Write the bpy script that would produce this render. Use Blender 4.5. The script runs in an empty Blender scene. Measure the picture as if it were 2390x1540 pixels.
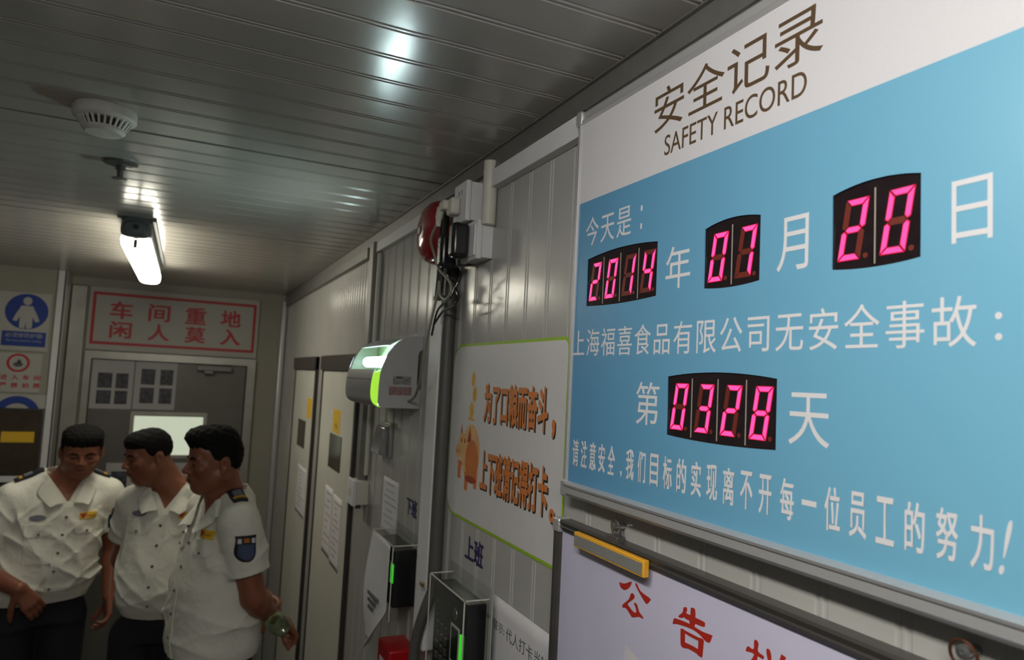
import bpy, bmesh, math, random
import numpy as np
from mathutils import Vector, Matrix
random.seed(7)
SC = bpy.context.scene
C = SC.collection
PI = math.pi

# ------------------------------------------------------------------ camera, world, exposure
cam = bpy.data.cameras.new('camera'); camo = bpy.data.objects.new('camera', cam); C.objects.link(camo)
cam.sensor_width = 36.0; cam.lens = 24.604
cam.clip_start = 0.02
rx = Vector((0.90449616, -0.42359212, 0.04956219)); dn = Vector((0.07646601, 0.04674416, -0.99597587)); fw = Vector((0.41957079, 0.90464617, 0.07467032))
m = Matrix.Identity(4)
for i in range(3):
    m[i][0] = rx[i]; m[i][1] = -dn[i]; m[i][2] = -fw[i]
m[0][3], m[1][3], m[2][3] = -0.62, 0.0, 1.95
camo.matrix_world = m
cam.dof.use_dof = True; cam.dof.focus_distance = 1.05; cam.dof.aperture_fstop = 6.0
SC.camera = camo
w = bpy.data.worlds.new('world'); SC.world = w; w.use_nodes = True
w.node_tree.nodes['Background'].inputs[0].default_value = (0.02, 0.02, 0.02, 1)
vs = SC.view_settings
SC.display_settings.display_device = 'sRGB'
vs.view_transform = 'Standard'; vs.look = 'None'; vs.gamma = 1.0; vs.use_curve_mapping = False
vs.exposure = 0.0
LAMP_FAR, LAMP_NEAR, TRAP = 17.0, 34.5, 88.0      # emission strengths of the lamps, built below

# ------------------------------------------------------------------ materials
def s2l(c):
    return tuple(((v/255)/12.92 if v/255 <= .04045 else (((v/255)+.055)/1.055)**2.4) for v in c)
def mat(name, col, rough=.5, metal=0.0, noise=0.0, nscale=30.0, bump=0.0, bscale=200.0, emit=None, estr=0.0, spec=.5, alpha=None, trans=0.0, coat=0.0, stretch=None):
    M = bpy.data.materials.new(name); M.use_nodes = True
    nt = M.node_tree; b = nt.nodes['Principled BSDF']
    b.inputs['Base Color'].default_value = (*col, 1); b.inputs['Roughness'].default_value = rough; b.inputs['Metallic'].default_value = metal
    b.inputs['Specular IOR Level'].default_value = spec
    if coat: b.inputs['Coat Weight'].default_value = coat; b.inputs['Coat Roughness'].default_value = .08
    if trans: b.inputs['Transmission Weight'].default_value = trans
    if emit is not None:
        b.inputs['Emission Color'].default_value = (*emit, 1); b.inputs['Emission Strength'].default_value = estr
    tc = nt.nodes.new('ShaderNodeTexCoord'); src = tc.outputs['Object']
    if stretch:
        mp = nt.nodes.new('ShaderNodeMapping'); mp.inputs['Scale'].default_value = stretch
        nt.links.new(src, mp.inputs['Vector']); src = mp.outputs['Vector']
    if noise:
        n = nt.nodes.new('ShaderNodeTexNoise'); n.inputs['Scale'].default_value = nscale; n.inputs['Detail'].default_value = 4
        r = nt.nodes.new('ShaderNodeMapRange'); r.inputs[1].default_value = .3; r.inputs[2].default_value = .7
        r.inputs[3].default_value = 1-noise; r.inputs[4].default_value = 1+noise
        mx = nt.nodes.new('ShaderNodeVectorMath'); mx.operation = 'SCALE'; mx.inputs[0].default_value = col
        nt.links.new(src, n.inputs['Vector']); nt.links.new(n.outputs['Fac'], r.inputs[0]); nt.links.new(r.outputs[0], mx.inputs['Scale'])
        nt.links.new(mx.outputs[0], b.inputs['Base Color'])
    if bump:
        n2 = nt.nodes.new('ShaderNodeTexNoise'); n2.inputs['Scale'].default_value = bscale; n2.inputs['Detail'].default_value = 3
        bp = nt.nodes.new('ShaderNodeBump'); bp.inputs['Strength'].default_value = bump; bp.inputs['Distance'].default_value = .01
        nt.links.new(src, n2.inputs['Vector']); nt.links.new(n2.outputs['Fac'], bp.inputs['Height']); nt.links.new(bp.outputs[0], b.inputs['Normal'])
    return M
def glass(name, tint=(1, 1, 1), rough=.05, refl=.1):
    M = bpy.data.materials.new(name); M.use_nodes = True; nt = M.node_tree
    nt.nodes.remove(nt.nodes['Principled BSDF']); out = nt.nodes['Material Output']
    t = nt.nodes.new('ShaderNodeBsdfTransparent'); t.inputs[0].default_value = (*tint, 1)
    g = nt.nodes.new('ShaderNodeBsdfGlossy'); g.inputs['Roughness'].default_value = rough
    fr = nt.nodes.new('ShaderNodeLayerWeight'); fr.inputs[0].default_value = .35
    r = nt.nodes.new('ShaderNodeMapRange'); r.inputs[3].default_value = refl*.5; r.inputs[4].default_value = min(1, refl*5)
    mx = nt.nodes.new('ShaderNodeMixShader')
    nt.links.new(fr.outputs['Fresnel'], r.inputs[0]); nt.links.new(r.outputs[0], mx.inputs[0])
    nt.links.new(t.outputs[0], mx.inputs[1]); nt.links.new(g.outputs[0], mx.inputs[2]); nt.links.new(mx.outputs[0], out.inputs[0])
    return M

M = {}
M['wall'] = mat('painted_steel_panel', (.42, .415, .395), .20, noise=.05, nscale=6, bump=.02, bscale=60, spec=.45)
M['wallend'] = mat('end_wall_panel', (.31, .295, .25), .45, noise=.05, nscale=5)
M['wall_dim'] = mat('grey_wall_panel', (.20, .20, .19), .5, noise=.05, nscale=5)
M['ceil'] = mat('ceiling_steel_panel', (.37, .352, .320), .20, noise=.06, nscale=5, bump=.012, bscale=40, spec=1.0)
M['floor'] = mat('floor_vinyl', (.16, .15, .14), .5, noise=.15, nscale=20)
M['alu'] = mat('aluminium', (.60, .60, .61), .42, .6, noise=.04, nscale=60, stretch=(1, 30, 1))
M['alu_dark'] = mat('dark_aluminium', (.17, .165, .16), .4, .7, noise=.05, nscale=40)
M['alu_trim'] = mat('grey_angle_trim', (.23, .225, .215), .45, .6, noise=.08, nscale=30)
M['steel'] = mat('brushed_steel', (.40, .39, .36), .38, .7, noise=.08, nscale=12)
M['white_pvc'] = mat('white_pvc', (.70, .70, .72), .42, noise=.03, nscale=30)
M['cream_pvc'] = mat('cream_pvc', (.60, .585, .52), .5, noise=.04, nscale=40)
M['grey_pvc'] = mat('grey_pvc', (.085, .083, .078), .5, noise=.06, nscale=30)
M['white_print'] = mat('white_print', (.64, .63, .665), .42, noise=.015, nscale=300, bump=.015, bscale=600, spec=.35)
M['sign_text'] = mat('white_lettering', (.68, .67, .70), .45, spec=.3)
M['brown_ink'] = mat('brown_lettering', s2l((88, 68, 46)), .5)
M['black'] = mat('black_plastic', (.012, .012, .014), .22, noise=.1, nscale=50)
M['blackmatte'] = mat('black_matte', (.014, .014, .016), .55)
M['led_face'] = mat('led_face', (.016, .010, .012), .16, noise=.25, nscale=80)
M['led_lit'] = mat('led_lit_core', (.05, .005, .02), .4, emit=s2l((255, 92, 186)), estr=1.0)
M['led_rim'] = mat('led_lit_edge', (.05, .005, .01), .4, emit=s2l((232, 8, 62)), estr=.95)
M['led_off'] = mat('led_unlit', (.15, .022, .014), .4)
M['divider'] = mat('led_divider', (.36, .31, .28), .5)
M['green'] = mat('green_border', (.30, .52, .02), .5)
M['orange'] = mat('orange_lettering', (.62, .20, .05), .5)
M['brown_shadow'] = mat('black_letter_edge', (.02, .015, .012), .5)
M['pig_pale'] = mat('pale_peach_print', (.72, .43, .20), .5, noise=.12, nscale=40)
M['pig_orange'] = mat('orange_print', (.60, .19, .05), .5, noise=.12, nscale=40)
M['pig_dark'] = mat('rust_print', (.36, .06, .02), .5)
M['coin'] = mat('gold_print', (.70, .38, .06), .5, noise=.15, nscale=60)
M['poster'] = mat('white_poster', (.66, .65, .66), .40, noise=.02, nscale=30)
M['navy_ink'] = mat('navy_lettering', (.025, .02, .11), .5)
M['grey_ink'] = mat('grey_lettering', (.10, .10, .115), .6)
M['pale_ink'] = mat('pale_print', (.34, .34, .37), .6, noise=.3, nscale=150)
M['pale_red'] = mat('pale_red_print', (.50, .33, .32), .6)
M['paper'] = mat('paper', (.66, .65, .68), .7, noise=.02, nscale=30)
M['end_plate'] = mat('dimmed_sign_plate', (.43, .42, .395), .45, noise=.03, nscale=10)  # plate white darkened in place of weaker light at the corridor end
M['paper_end'] = mat('dimmed_end_paper', (.42, .41, .42), .7)  # paper white lowered to imitate the dimmer light on the end door
M['board'] = mat('white_board_face', (.60, .58, .75), .28, noise=.02, nscale=10, spec=.45)
M['board_frame'] = mat('bronze_frame', (.105, .098, .092), .36, .6, noise=.1, nscale=20, stretch=(1, .05, 1))
M['red_ink'] = mat('red_lettering', (.42, .022, .012), .5)
M['red_sign'] = mat('red_print', (.45, .025, .03), .5)
M['red_gloss'] = mat('red_enamel', (.26, .008, .012), .16, coat=.4)
M['red_box'] = mat('red_plastic', (.42, .006, .01), .35)
M['yellow'] = mat('yellow_plastic', (.85, .42, .03), .4)
M['yellow_tag'] = mat('yellow_sticker', (.75, .46, .03), .5)
M['eraser_grey'] = mat('grey_felt', (.21, .21, .20), .8, noise=.1, nscale=200)
M['blue_sign'] = mat('blue_print', (.018, .05, .27), .5)
M['brown_dark'] = mat('dark_brown_steel', (.040, .032, .030), .4, noise=.1)
M['brown_glass'] = mat('tinted_glass', (.055, .042, .028), .15, noise=.2, nscale=10)
M['door'] = mat('door_leaf', (.60, .59, .53), .4, noise=.04, nscale=5)
M['door_grey'] = mat('grey_door_leaf', (.145, .138, .125), .38, .25, noise=.06, nscale=6)
M['dark_gap'] = mat('dark_gap', (.015, .014, .013), .7)
M['photo'] = mat('printed_photograph', (.05, .05, .065), .5, noise=.7, nscale=45)
M['window_lit'] = mat('lit_window', (.1, .1, .1), .3, emit=s2l((214, 222, 196)), estr=.75)
M['lamp_near'] = mat('tube_diffuser', (.8, .8, .8), .4, emit=(1.0, .97, .90), estr=LAMP_NEAR)
M['lamp_far'] = mat('tube_diffuser_far', (.8, .8, .8), .4, emit=(1.0, .95, .78), estr=LAMP_FAR)
M['lamp_body'] = mat('lamp_housing', (.10, .105, .11), .5)
M['uv_tube'] = mat('uv_tube', (.8, .9, 1), .4, emit=(.76, .94, 1.0), estr=TRAP)
M['glow_green'] = mat('lime_slot_glow', (.35, .75, .12), .45, emit=(.42, .85, .04), estr=.75)  # self-lit, stands in for tube light showing through the trap slot
M['trap_back'] = mat('mint_reflector', (.024, .046, .014), .5)
M['trap_body'] = mat('grey_trap_cover', (.27, .26, .265), .42, noise=.03, nscale=40)
M['trap_side'] = mat('white_trap_side', (.42, .415, .42), .45, noise=.03, nscale=40)
M['label_grey'] = mat('grey_label', (.22, .22, .22), .5, noise=.35, nscale=160)
M['label_red'] = mat('reddish_label', (.25, .16, .155), .5, noise=.25, nscale=120)
M['cable'] = mat('beige_cable', (.26, .25, .19), .5)
M['green_led'] = mat('green_indicator', (0, .1, 0), .4, emit=(.05, .9, .02), estr=.75)
M['screen'] = mat('terminal_screen', (.01, .02, .01), .2)
M['acrylic'] = glass('clear_acrylic', (.95, .96, .955), .05, .016)
M['glow_label'] = mat('green_label', (.30, .36, .16), .5, noise=.4, nscale=60)
M['pane'] = glass('clear_pane', (.97, 1, .97), .05, .08)
M['bottle'] = glass('bottle_plastic', (.86, .90, .82), .1, .3)
M['skin'] = mat('skin', (.245, .086, .048), .38, noise=.08, nscale=25, spec=.4)
M['skin_dark'] = mat('lip_skin', (.16, .05, .035), .45)
M['hair'] = mat('black_hair', (.008, .007, .007), .8, bump=.6, bscale=160, spec=.12)
M['eye'] = mat('eye_dark', (.015, .010, .008), .25)
M['shirt'] = mat('uniform_shirt', (.74, .73, .65), .75, noise=.03, nscale=20, bump=.55, bscale=22, spec=.2)
M['trouser'] = mat('navy_trousers', (.010, .011, .018), .8, noise=.1)
M['shoe'] = mat('black_leather', (.01, .01, .01), .35)
M['epaulet'] = mat('black_epaulet', (.012, .012, .018), .6)
M['gold'] = mat('gold_braid', (.50, .27, .03), .5)
M['grey_emblem'] = mat('grey_emblem', (.16, .16, .20), .5, noise=.3, nscale=200)
M['badge_blue'] = mat('badge_blue', (.045, .065, .14), .5)
M['orange_emblem'] = mat('orange_emblem', (.45, .13, .02), .5)
M['button'] = mat('grey_button', (.16, .15, .13), .4)
M['brass'] = mat('brass', (.35, .25, .12), .35, .7)
M['wire'] = mat('rusty_wire', (.12, .05, .025), .4, .5)
M['chrome'] = mat('chrome', (.5, .5, .5), .2, .9)

def blue_gradient():
    g = mat('blue_to_cyan', (.1, .4, .6), .32, spec=.5, bump=.01, bscale=600)
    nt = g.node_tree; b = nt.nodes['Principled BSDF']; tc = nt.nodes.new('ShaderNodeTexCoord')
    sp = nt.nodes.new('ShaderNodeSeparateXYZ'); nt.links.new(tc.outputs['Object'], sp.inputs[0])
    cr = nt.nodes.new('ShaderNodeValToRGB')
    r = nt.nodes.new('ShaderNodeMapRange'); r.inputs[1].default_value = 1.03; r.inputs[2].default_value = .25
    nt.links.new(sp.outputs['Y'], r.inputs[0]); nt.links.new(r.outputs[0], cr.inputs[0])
    cr.color_ramp.elements[0].color = (.098, .290, .500, 1); cr.color_ramp.elements[1].color = (.175, .445, .615, 1)  # base colour lightens from blue to cyan towards the right end
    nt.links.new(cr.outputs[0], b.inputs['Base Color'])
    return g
M['blue_grad'] = blue_gradient()

# ------------------------------------------------------------------ object helpers
def tag(o, label=None, cat=None, group=None, kind=None):
    if label: o['label'] = label
    if cat: o['category'] = cat
    if group: o['group'] = group
    if kind: o['kind'] = kind
    return o
def thing(name, loc, label, cat, group=None):
    o = bpy.data.objects.new(name, None); C.objects.link(o); o.location = loc; o.empty_display_size = .05
    return tag(o, label, cat, group)
class MB:
    def __init__(s): s.v = []; s.f = []; s.mi = []
    def add(s, verts, faces, mi=0):
        n = len(s.v); s.v += [tuple(v) for v in verts]
        s.f += [tuple(i+n for i in f) for f in faces]; s.mi += [mi]*len(faces); return s
    def box(s, lo, hi, mi=0):
        (a, b, c), (d, e, f) = [min(p) for p in zip(lo, hi)], [max(p) for p in zip(lo, hi)]
        return s.add([(a,b,c),(d,b,c),(d,e,c),(a,e,c),(a,b,f),(d,b,f),(d,e,f),(a,e,f)],
                     [(0,3,2,1),(4,5,6,7),(0,1,5,4),(1,2,6,5),(2,3,7,6),(3,0,4,7)], mi)
    def rings(s, rs, mi=0, cap=True, closed=True):
        n = len(rs[0]); vs_ = [p for r in rs for p in r]; fs = []
        for k in range(len(rs)-1):
            for i in range(n if closed else n-1):
                j = (i+1) % n; fs.append((k*n+i, k*n+j, (k+1)*n+j, (k+1)*n+i))
        if cap and closed: fs.append(tuple(range(n-1, -1, -1))); fs.append(tuple((len(rs)-1)*n+i for i in range(n)))
        return s.add(vs_, fs, mi)
    def lathe(s, prof, cen, axis='z', n=32, mi=0):
        rs = []
        for r, t in prof:
            ring = []
            for i in range(n):
                a = 2*PI*i/n; u, v = r*math.cos(a), r*math.sin(a)
                p = {'z': (u, v, t), 'x': (t, u, v), 'y': (v, t, u)}[axis]
                ring.append((cen[0]+p[0], cen[1]+p[1], cen[2]+p[2]))
            rs.append(ring)
        return s.rings(rs, mi)
    def tube(s, pts, r, n=10, mi=0, smooth=4):
        P = catmull(pts, smooth) if smooth else [Vector(p) for p in pts]
        rs = []; up = Vector((.3, .2, 1)).normalized()
        for i, p in enumerate(P):
            t = (P[min(i+1, len(P)-1)]-P[max(i-1, 0)]).normalized()
            a = t.cross(up)
            if a.length < .05: a = t.cross(Vector((1, 0, 0)))
            a.normalize(); b = t.cross(a); up = b.cross(t) if False else up
            rr = r[i*len(r)//len(P)] if isinstance(r, (list, tuple)) else r
            rs.append([tuple(p+a*(rr*math.cos(2*PI*k/n))+b*(rr*math.sin(2*PI*k/n))) for k in range(n)])
        return s.rings(rs, mi)
    def prism(s, poly, axis, t0, t1, mi=0):
        # poly in the two other axes; axis x: (y,z), y: (x,z), z: (x,y)
        def pt(p, t): return {'x': (t, p[0], p[1]), 'y': (p[0], t, p[1]), 'z': (p[0], p[1], t)}[axis]
        return s.rings([[pt(p, t0) for p in poly], [pt(p, t1) for p in poly]], mi)
    def build(s, name, mats, parent=None, smooth=False, bevel=0.0, seg=2, angle=35, origin=None):
        me = bpy.data.meshes.new(name); me.from_pydata(s.v, [], s.f)
        mats = mats if isinstance(mats, (list, tuple)) else [mats]
        for x in mats: me.materials.append(x)
        me.polygons.foreach_set('material_index', s.mi)
        bm = bmesh.new(); bm.from_mesh(me); bmesh.ops.recalc_face_normals(bm, faces=bm.faces); bm.to_mesh(me); bm.free()
        return link(name, me, parent, smooth, bevel, seg, angle)
def link(name, me, parent=None, smooth=False, bevel=0.0, seg=2, angle=35):
    o = bpy.data.objects.new(name, me); C.objects.link(o)
    if parent is not None:
        o.parent = parent; wm = Matrix.Identity(4); p = parent
        while p is not None: wm = p.matrix_parent_inverse @ p.matrix_basis @ wm; p = p.parent
        o.matrix_parent_inverse = wm.inverted()
    if smooth or bevel:
        me.polygons.foreach_set('use_smooth', [True]*len(me.polygons))
        try: me.set_sharp_from_angle(angle=math.radians(angle))
        except Exception: pass
    if bevel:
        b = o.modifiers.new('edge', 'BEVEL'); b.width = bevel; b.segments = seg; b.limit_method = 'ANGLE'; b.angle_limit = math.radians(40)
    return o
def catmull(pts, n):
    P = [Vector(p) for p in pts]; out = []
    for i in range(len(P)-1):
        a, b, c, d = P[max(i-1, 0)], P[i], P[i+1], P[min(i+2, len(P)-1)]
        for k in range(n):
            t = k/n
            out.append(.5*((2*b)+(c-a)*t+(2*a-5*b+4*c-d)*t*t+(3*b-a-3*c+d)*t**3))
    out.append(P[-1]); return out
def arc(cx, cy, r, a0, a1, n):
    return [(cx+r*math.cos(math.radians(a0+(a1-a0)*i/n)), cy+r*math.sin(math.radians(a0+(a1-a0)*i/n))) for i in range(n+1)]
def rrect(y0, z0, y1, z1, r, n=6):
    return arc(y1-r, z0+r, r, -90, 0, n)+arc(y1-r, z1-r, r, 0, 90, n)+arc(y0+r, z1-r, r, 90, 180, n)+arc(y0+r, z0+r, r, 180, 270, n)

# flat curves and text, mapped on a plane: 'R' = right wall (reads towards -y, faces -x), 'E' = end wall (reads towards +x, faces -y)
DG = bpy.context.evaluated_depsgraph_get
def eval_curve(cu):
    o = bpy.data.objects.new('tmp', cu); C.objects.link(o); dg = DG(); dg.update()
    me = bpy.data.meshes.new_from_object(o.evaluated_get(dg)); bpy.data.objects.remove(o); bpy.data.curves.remove(cu)
    return me
def map_plane(me, plane, depth):
    n = len(me.vertices); co = np.empty(n*3, np.float32); me.vertices.foreach_get('co', co); co = co.reshape(-1, 3)
    out = np.empty_like(co)
    if plane == 'R': out[:, 0] = depth-co[:, 2]; out[:, 1] = -co[:, 0]; out[:, 2] = co[:, 1]
    else: out[:, 0] = co[:, 0]; out[:, 1] = depth-co[:, 2]; out[:, 2] = co[:, 1]
    me.vertices.foreach_set('co', out.ravel()); me.update()
def text_mesh(s, u0, u1, v0, v1, ext=.0003, offset=0.0, shear=0.0, spacing=1.0):
    cu = bpy.data.curves.new('lettering', 'FONT'); cu.body = s; cu.size = 1.0; cu.resolution_u = 5; cu.offset = offset; cu.shear = shear
    cu.space_character = spacing; cu.extrude = .001
    cu.offset = 0
    me = eval_curve(cu)
    if offset > .008:
        bm = bmesh.new(); q = offset*1.15; lay = 0
        for dx, dy in ((q, q), (q, -q), (-q, q), (-q, -q), (0, q), (0, -q), (q, 0), (-q, 0)):
            k0 = len(bm.verts); bm.from_mesh(me); bm.verts.ensure_lookup_table()
            lay += 1
            for v in bm.verts[k0:]: v.co.x += dx; v.co.y += dy; v.co.z = (.001+lay*1e-4) if v.co.z > 0 else -1.0
        bm.to_mesh(me); bm.free()
    n = len(me.vertices); co = np.empty(n*3, np.float32); me.vertices.foreach_get('co', co); co = co.reshape(-1, 3)
    lo, hi = co.min(0), co.max(0)
    co[:, 0] = u0+(co[:, 0]-lo[0])/(hi[0]-lo[0])*(u1-u0); co[:, 1] = v0+(co[:, 1]-lo[1])/(hi[1]-lo[1])*(v1-v0); co[:, 2] = np.where(co[:, 2] > 0, ext+np.maximum(co[:, 2]-.001, 0)*.4, 0)
    me.vertices.foreach_set('co', co.ravel()); return me
def text(s, rect, plane, depth, m, parent, name='lettering', **k):
    # rect: left, right, bottom, top in wall coordinates (left/right as read)
    l, r, b, t = rect
    if plane == 'R': l, r = -l, -r
    me = text_mesh(s, l, r, b, t, **k); map_plane(me, plane, depth); me.materials.clear(); me.materials.append(m)
    return link(name, me, parent)
def flat(polys, plane, depth, ext, m, parent, name):
    # polys in wall coordinates; the first is the outline, overlaps become holes
    cu = bpy.data.curves.new(name, 'CURVE'); cu.dimensions = '2D'; cu.fill_mode = 'BOTH'; cu.extrude = .001
    for p in polys:
        sp = cu.splines.new('POLY'); sp.points.add(len(p)-1); sp.use_cyclic_u = True
        for i, q in enumerate(p): sp.points[i].co = ((-q[0] if plane == 'R' else q[0]), q[1], 0, 1)
    me = eval_curve(cu); n = len(me.vertices); co = np.empty(n*3, np.float32); me.vertices.foreach_get('co', co); co = co.reshape(-1, 3)
    co[:, 2] = (co[:, 2] > 0)*ext; me.vertices.foreach_set('co', co.ravel())
    map_plane(me, plane, depth); me.materials.clear(); me.materials.append(m); return link(name, me, parent)

HC = 2.477        # ceiling height
# ------------------------------------------------------------------ the setting
def ribbed(a0, a1, pitch, start, depth):
    # profile of a groove-pressed panel: list of (position, relief)
    out = [(a0, 0)]; k = math.ceil((a0-start)/pitch)
    while start+k*pitch < a1-.02:
        p = start+k*pitch
        if p > a0+.02: out += [(p-.009, 0), (p-.007, -depth), (p-.0035, -depth), (p-.0015, 0), (p+.0015, 0), (p+.0035, -depth), (p+.007, -depth), (p+.009, 0)]
        k += 1
    out.append((a1, 0)); return out
pr = ribbed(-1.6, 2.66, .0925, 1.0, .0015)
mb = MB(); mb.rings([[(-0.0-d, y, 0) for y, d in pr]+[(.06, 2.66, 0), (.06, -1.6, 0)], [(-d, y, HC) for y, d in pr]+[(.06, 2.66, HC), (.06, -1.6, HC)]])
for i, v in enumerate(mb.v):
    if v[0] < .05: mb.v[i] = (abs(v[0]), v[1], v[2])
tag(mb.build('wall_right', M['wall']), kind='structure')
pr = ribbed(2.66, 5.1, .045, 2.70, .0007)
mb = MB(); mb.rings([[(d*-1, y, 0) for y, d in pr]+[(.06, 5.1, 0), (.06, 2.66, 0)], [(-d, y, HC) for y, d in pr]+[(.06, 5.1, HC), (.06, 2.66, HC)]])
tag(mb.build('wall_right_far', M['wall']), kind='structure')
pr = ribbed(-1.6, 5.2, .0955, 1.781, .0016)
mb = MB(); mb.rings([[(-2.3, y, HC-d) for y, d in pr]+[(-2.3, 5.2, HC+.05), (-2.3, -1.6, HC+.05)], [(.06, y, HC-d) for y, d in pr]+[(.06, 5.2, HC+.05), (.06, -1.6, HC+.05)]])
tag(mb.build('ceiling', M['ceil']), kind='structure')
mb = MB()
mb.box((-2.3, 1.7795, HC-.0004), (0, 1.7825, HC+.001)); mb.box((-2.3, .63, HC-.0004), (0, .633, HC+.001)); mb.box((-2.3, 2.93, HC-.0004), (0, 2.933, HC+.001))
tag(mb.build('trim_ceiling_joint', M['dark_gap']), kind='structure')
tag(MB().box((-2.3, -1.6, -.05), (.06, 5.2, 0)).build('floor', M['floor']), kind='structure')
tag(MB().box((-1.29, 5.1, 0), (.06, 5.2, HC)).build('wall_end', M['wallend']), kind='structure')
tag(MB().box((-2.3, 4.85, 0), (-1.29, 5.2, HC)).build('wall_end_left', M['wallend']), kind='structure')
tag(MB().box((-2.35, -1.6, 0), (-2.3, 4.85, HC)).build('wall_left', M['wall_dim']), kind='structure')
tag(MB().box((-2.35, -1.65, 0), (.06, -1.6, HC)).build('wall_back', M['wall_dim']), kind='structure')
mb = MB(); mb.box((-.014, -1.6, 2.437), (0, 5.1, HC)); mb.box((-.022, -1.6, HC-.003), (0, 5.1, HC)); mb.box((-.0165, -1.6, 2.435), (-.0, 5.1, 2.4385))
tag(mb.build('trim_ceiling', M['alu_trim'], bevel=.001), kind='structure')
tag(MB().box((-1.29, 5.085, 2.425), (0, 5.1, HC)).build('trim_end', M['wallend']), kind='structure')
tag(MB().box((-.04, 5.04, 0), (0, 5.1, 2.44)).build('trim_corner', M['alu'], bevel=.012), kind='structure')
mb = MB(); mb.box((-1.33, 4.835, 0), (-1.285, 4.85, HC)); mb.box((-1.30, 4.835, 0), (-1.285, 4.87, HC))
tag(mb.build('trim_left_corner', M['white_pvc'], bevel=.004), kind='structure')
tag(MB().box((-1.285, 5.06, 0), (-1.20, 5.1, 2.42)).build('trim_door_post', M['steel'], bevel=.004), kind='structure')

# ------------------------------------------------------------------ lamps
def batten(y0, y1, x, diff, label, ends=True):
    t = thing('batten_lamp', (x, (y0+y1)/2, HC), label, 'lamp', 'ceiling batten lamps')
    def ring(y, wd, zt, zb, n=20):
        r = []
        for i in range(n):
            a = 2*PI*i/n; cx, sz = math.cos(a), math.sin(a)
            cx = math.copysign(abs(cx)**.6, cx); sz = math.copysign(abs(sz)**.7, sz)
            r.append((x+wd*cx, y, (zt+zb)/2+(zt-zb)/2*sz))
        return r
    h = MB(); h.rings([ring(y0+.005, .042, HC, 2.43), ring(y0+.02, .05, HC, 2.424), ring(y1-.03, .05, HC, 2.424), ring(y1-.01, .042, HC, 2.43)])
    h.rings([ring(y0, .036, 2.458, 2.418), ring(y0+.012, .050, 2.462, 2.402), ring(y0+.05, .052, 2.462, 2.402)])
    h.box((x-.062, y0+.01, HC-.010), (x+.062, y1-.02, HC)); h.build('housing', M['lamp_body'], t, smooth=True)  # wide top flange added to hide the diffuser's reflection on the ceiling
    d = MB(); ys = [y0+.045, y0+.05, y0+.12, y1-.10, y1-.05, y1-.02, y1-.004, y1]
    ws = [.044, .049, .050, .050, .047, .040, .026, .010]; zb = [2.378, 2.368, 2.364, 2.364, 2.367, 2.376, 2.392, 2.405]
    d.rings([ring(y, a, 2.428, b) for y, a, b in zip(ys, ws, zb)]); d.build('diffuser', diff, t, smooth=True)
    MB().lathe([(.0, y0-.004), (.008, y0-.004), (.009, y0+.004), (.009, y0+.01)], (x, 0, 2.44), 'y', 16).build('screw', M['blackmatte'], t, smooth=True)
    MB().box((x-.006, y0+.035, 2.37), (x+.006, y0+.05, 2.40)).build('clip', M['lamp_body'], t)
    return t
batten(2.83, 4.13, -.815, M['lamp_far'], 'lit white batten lamp under the ceiling in front of the end door')
batten(-.75, .62, -.76, M['lamp_near'], 'lit batten lamp on the ceiling opposite the blue sign board')

t = thing('smoke_detector', (-.81, 1.665, HC), 'round cream smoke detector on the ceiling above the three men', 'smoke detector')
MB().lathe([(.0, HC), (.058, HC), (.060, HC-.004), (.060, HC-.020), (.056, HC-.024), (.050, HC-.026), (0, HC-.026)], (-.81, 1.665, 0), 'z', 40).build('base', M['cream_pvc'], t, smooth=True)
MB().lathe([(0, HC-.024), (.040, HC-.024), (.036, HC-.042), (0, HC-.042)], (-.81, 1.665, 0), 'z', 32).build('chamber', M['blackmatte'], t, smooth=True)
mb = MB()
for i in range(26):
    a = 2*PI*i/26; ca, sa = math.cos(a), math.sin(a); q = []
    for (r, z) in ((.052, HC-.025), (.040, HC-.044)):
        for s in (-.0022, .0022): q.append((-.81+r*ca-s*sa, 1.665+r*sa+s*ca, z))
    for (r, z) in ((.048, HC-.025), (.036, HC-.044)):
        for s in (-.0022, .0022): q.append((-.81+r*ca-s*sa, 1.665+r*sa+s*ca, z))
    mb.add(q, [(0,1,3,2), (4,6,7,5), (0,2,6,4), (1,5,7,3)])
mb.build('grille', M['cream_pvc'], t)
MB().lathe([(0, HC-.041), (.040, HC-.041), (.041, HC-.046), (.034, HC-.052), (0, HC-.054)], (-.81, 1.665, 0), 'z', 32).build('cap', M['cream_pvc'], t, smooth=True)
t = thing('sprinkler_head', (-.812, 2.087, HC), 'small metal fire sprinkler between the smoke detector and the batten lamp', 'sprinkler')
MB().lathe([(0, HC), (.041, HC), (.040, HC-.006), (.026, HC-.010), (0, HC-.010)], (-.812, 2.087, 0), 'z', 28).build('escutcheon', M['alu_dark'], t, smooth=True)
mb = MB().lathe([(.012, HC-.008), (.012, HC-.020), (.008, HC-.022), (.007, HC-.042), (0, HC-.042)], (-.812, 2.087, 0), 'z', 16)
mb.build('body', M['alu_dark'], t, smooth=True)
MB().lathe([(0, HC-.043), (.018, HC-.043), (.018, HC-.045), (0, HC-.046)], (-.812, 2.087, 0), 'z', 20).build('deflector', M['alu_dark'], t, smooth=True)

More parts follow.
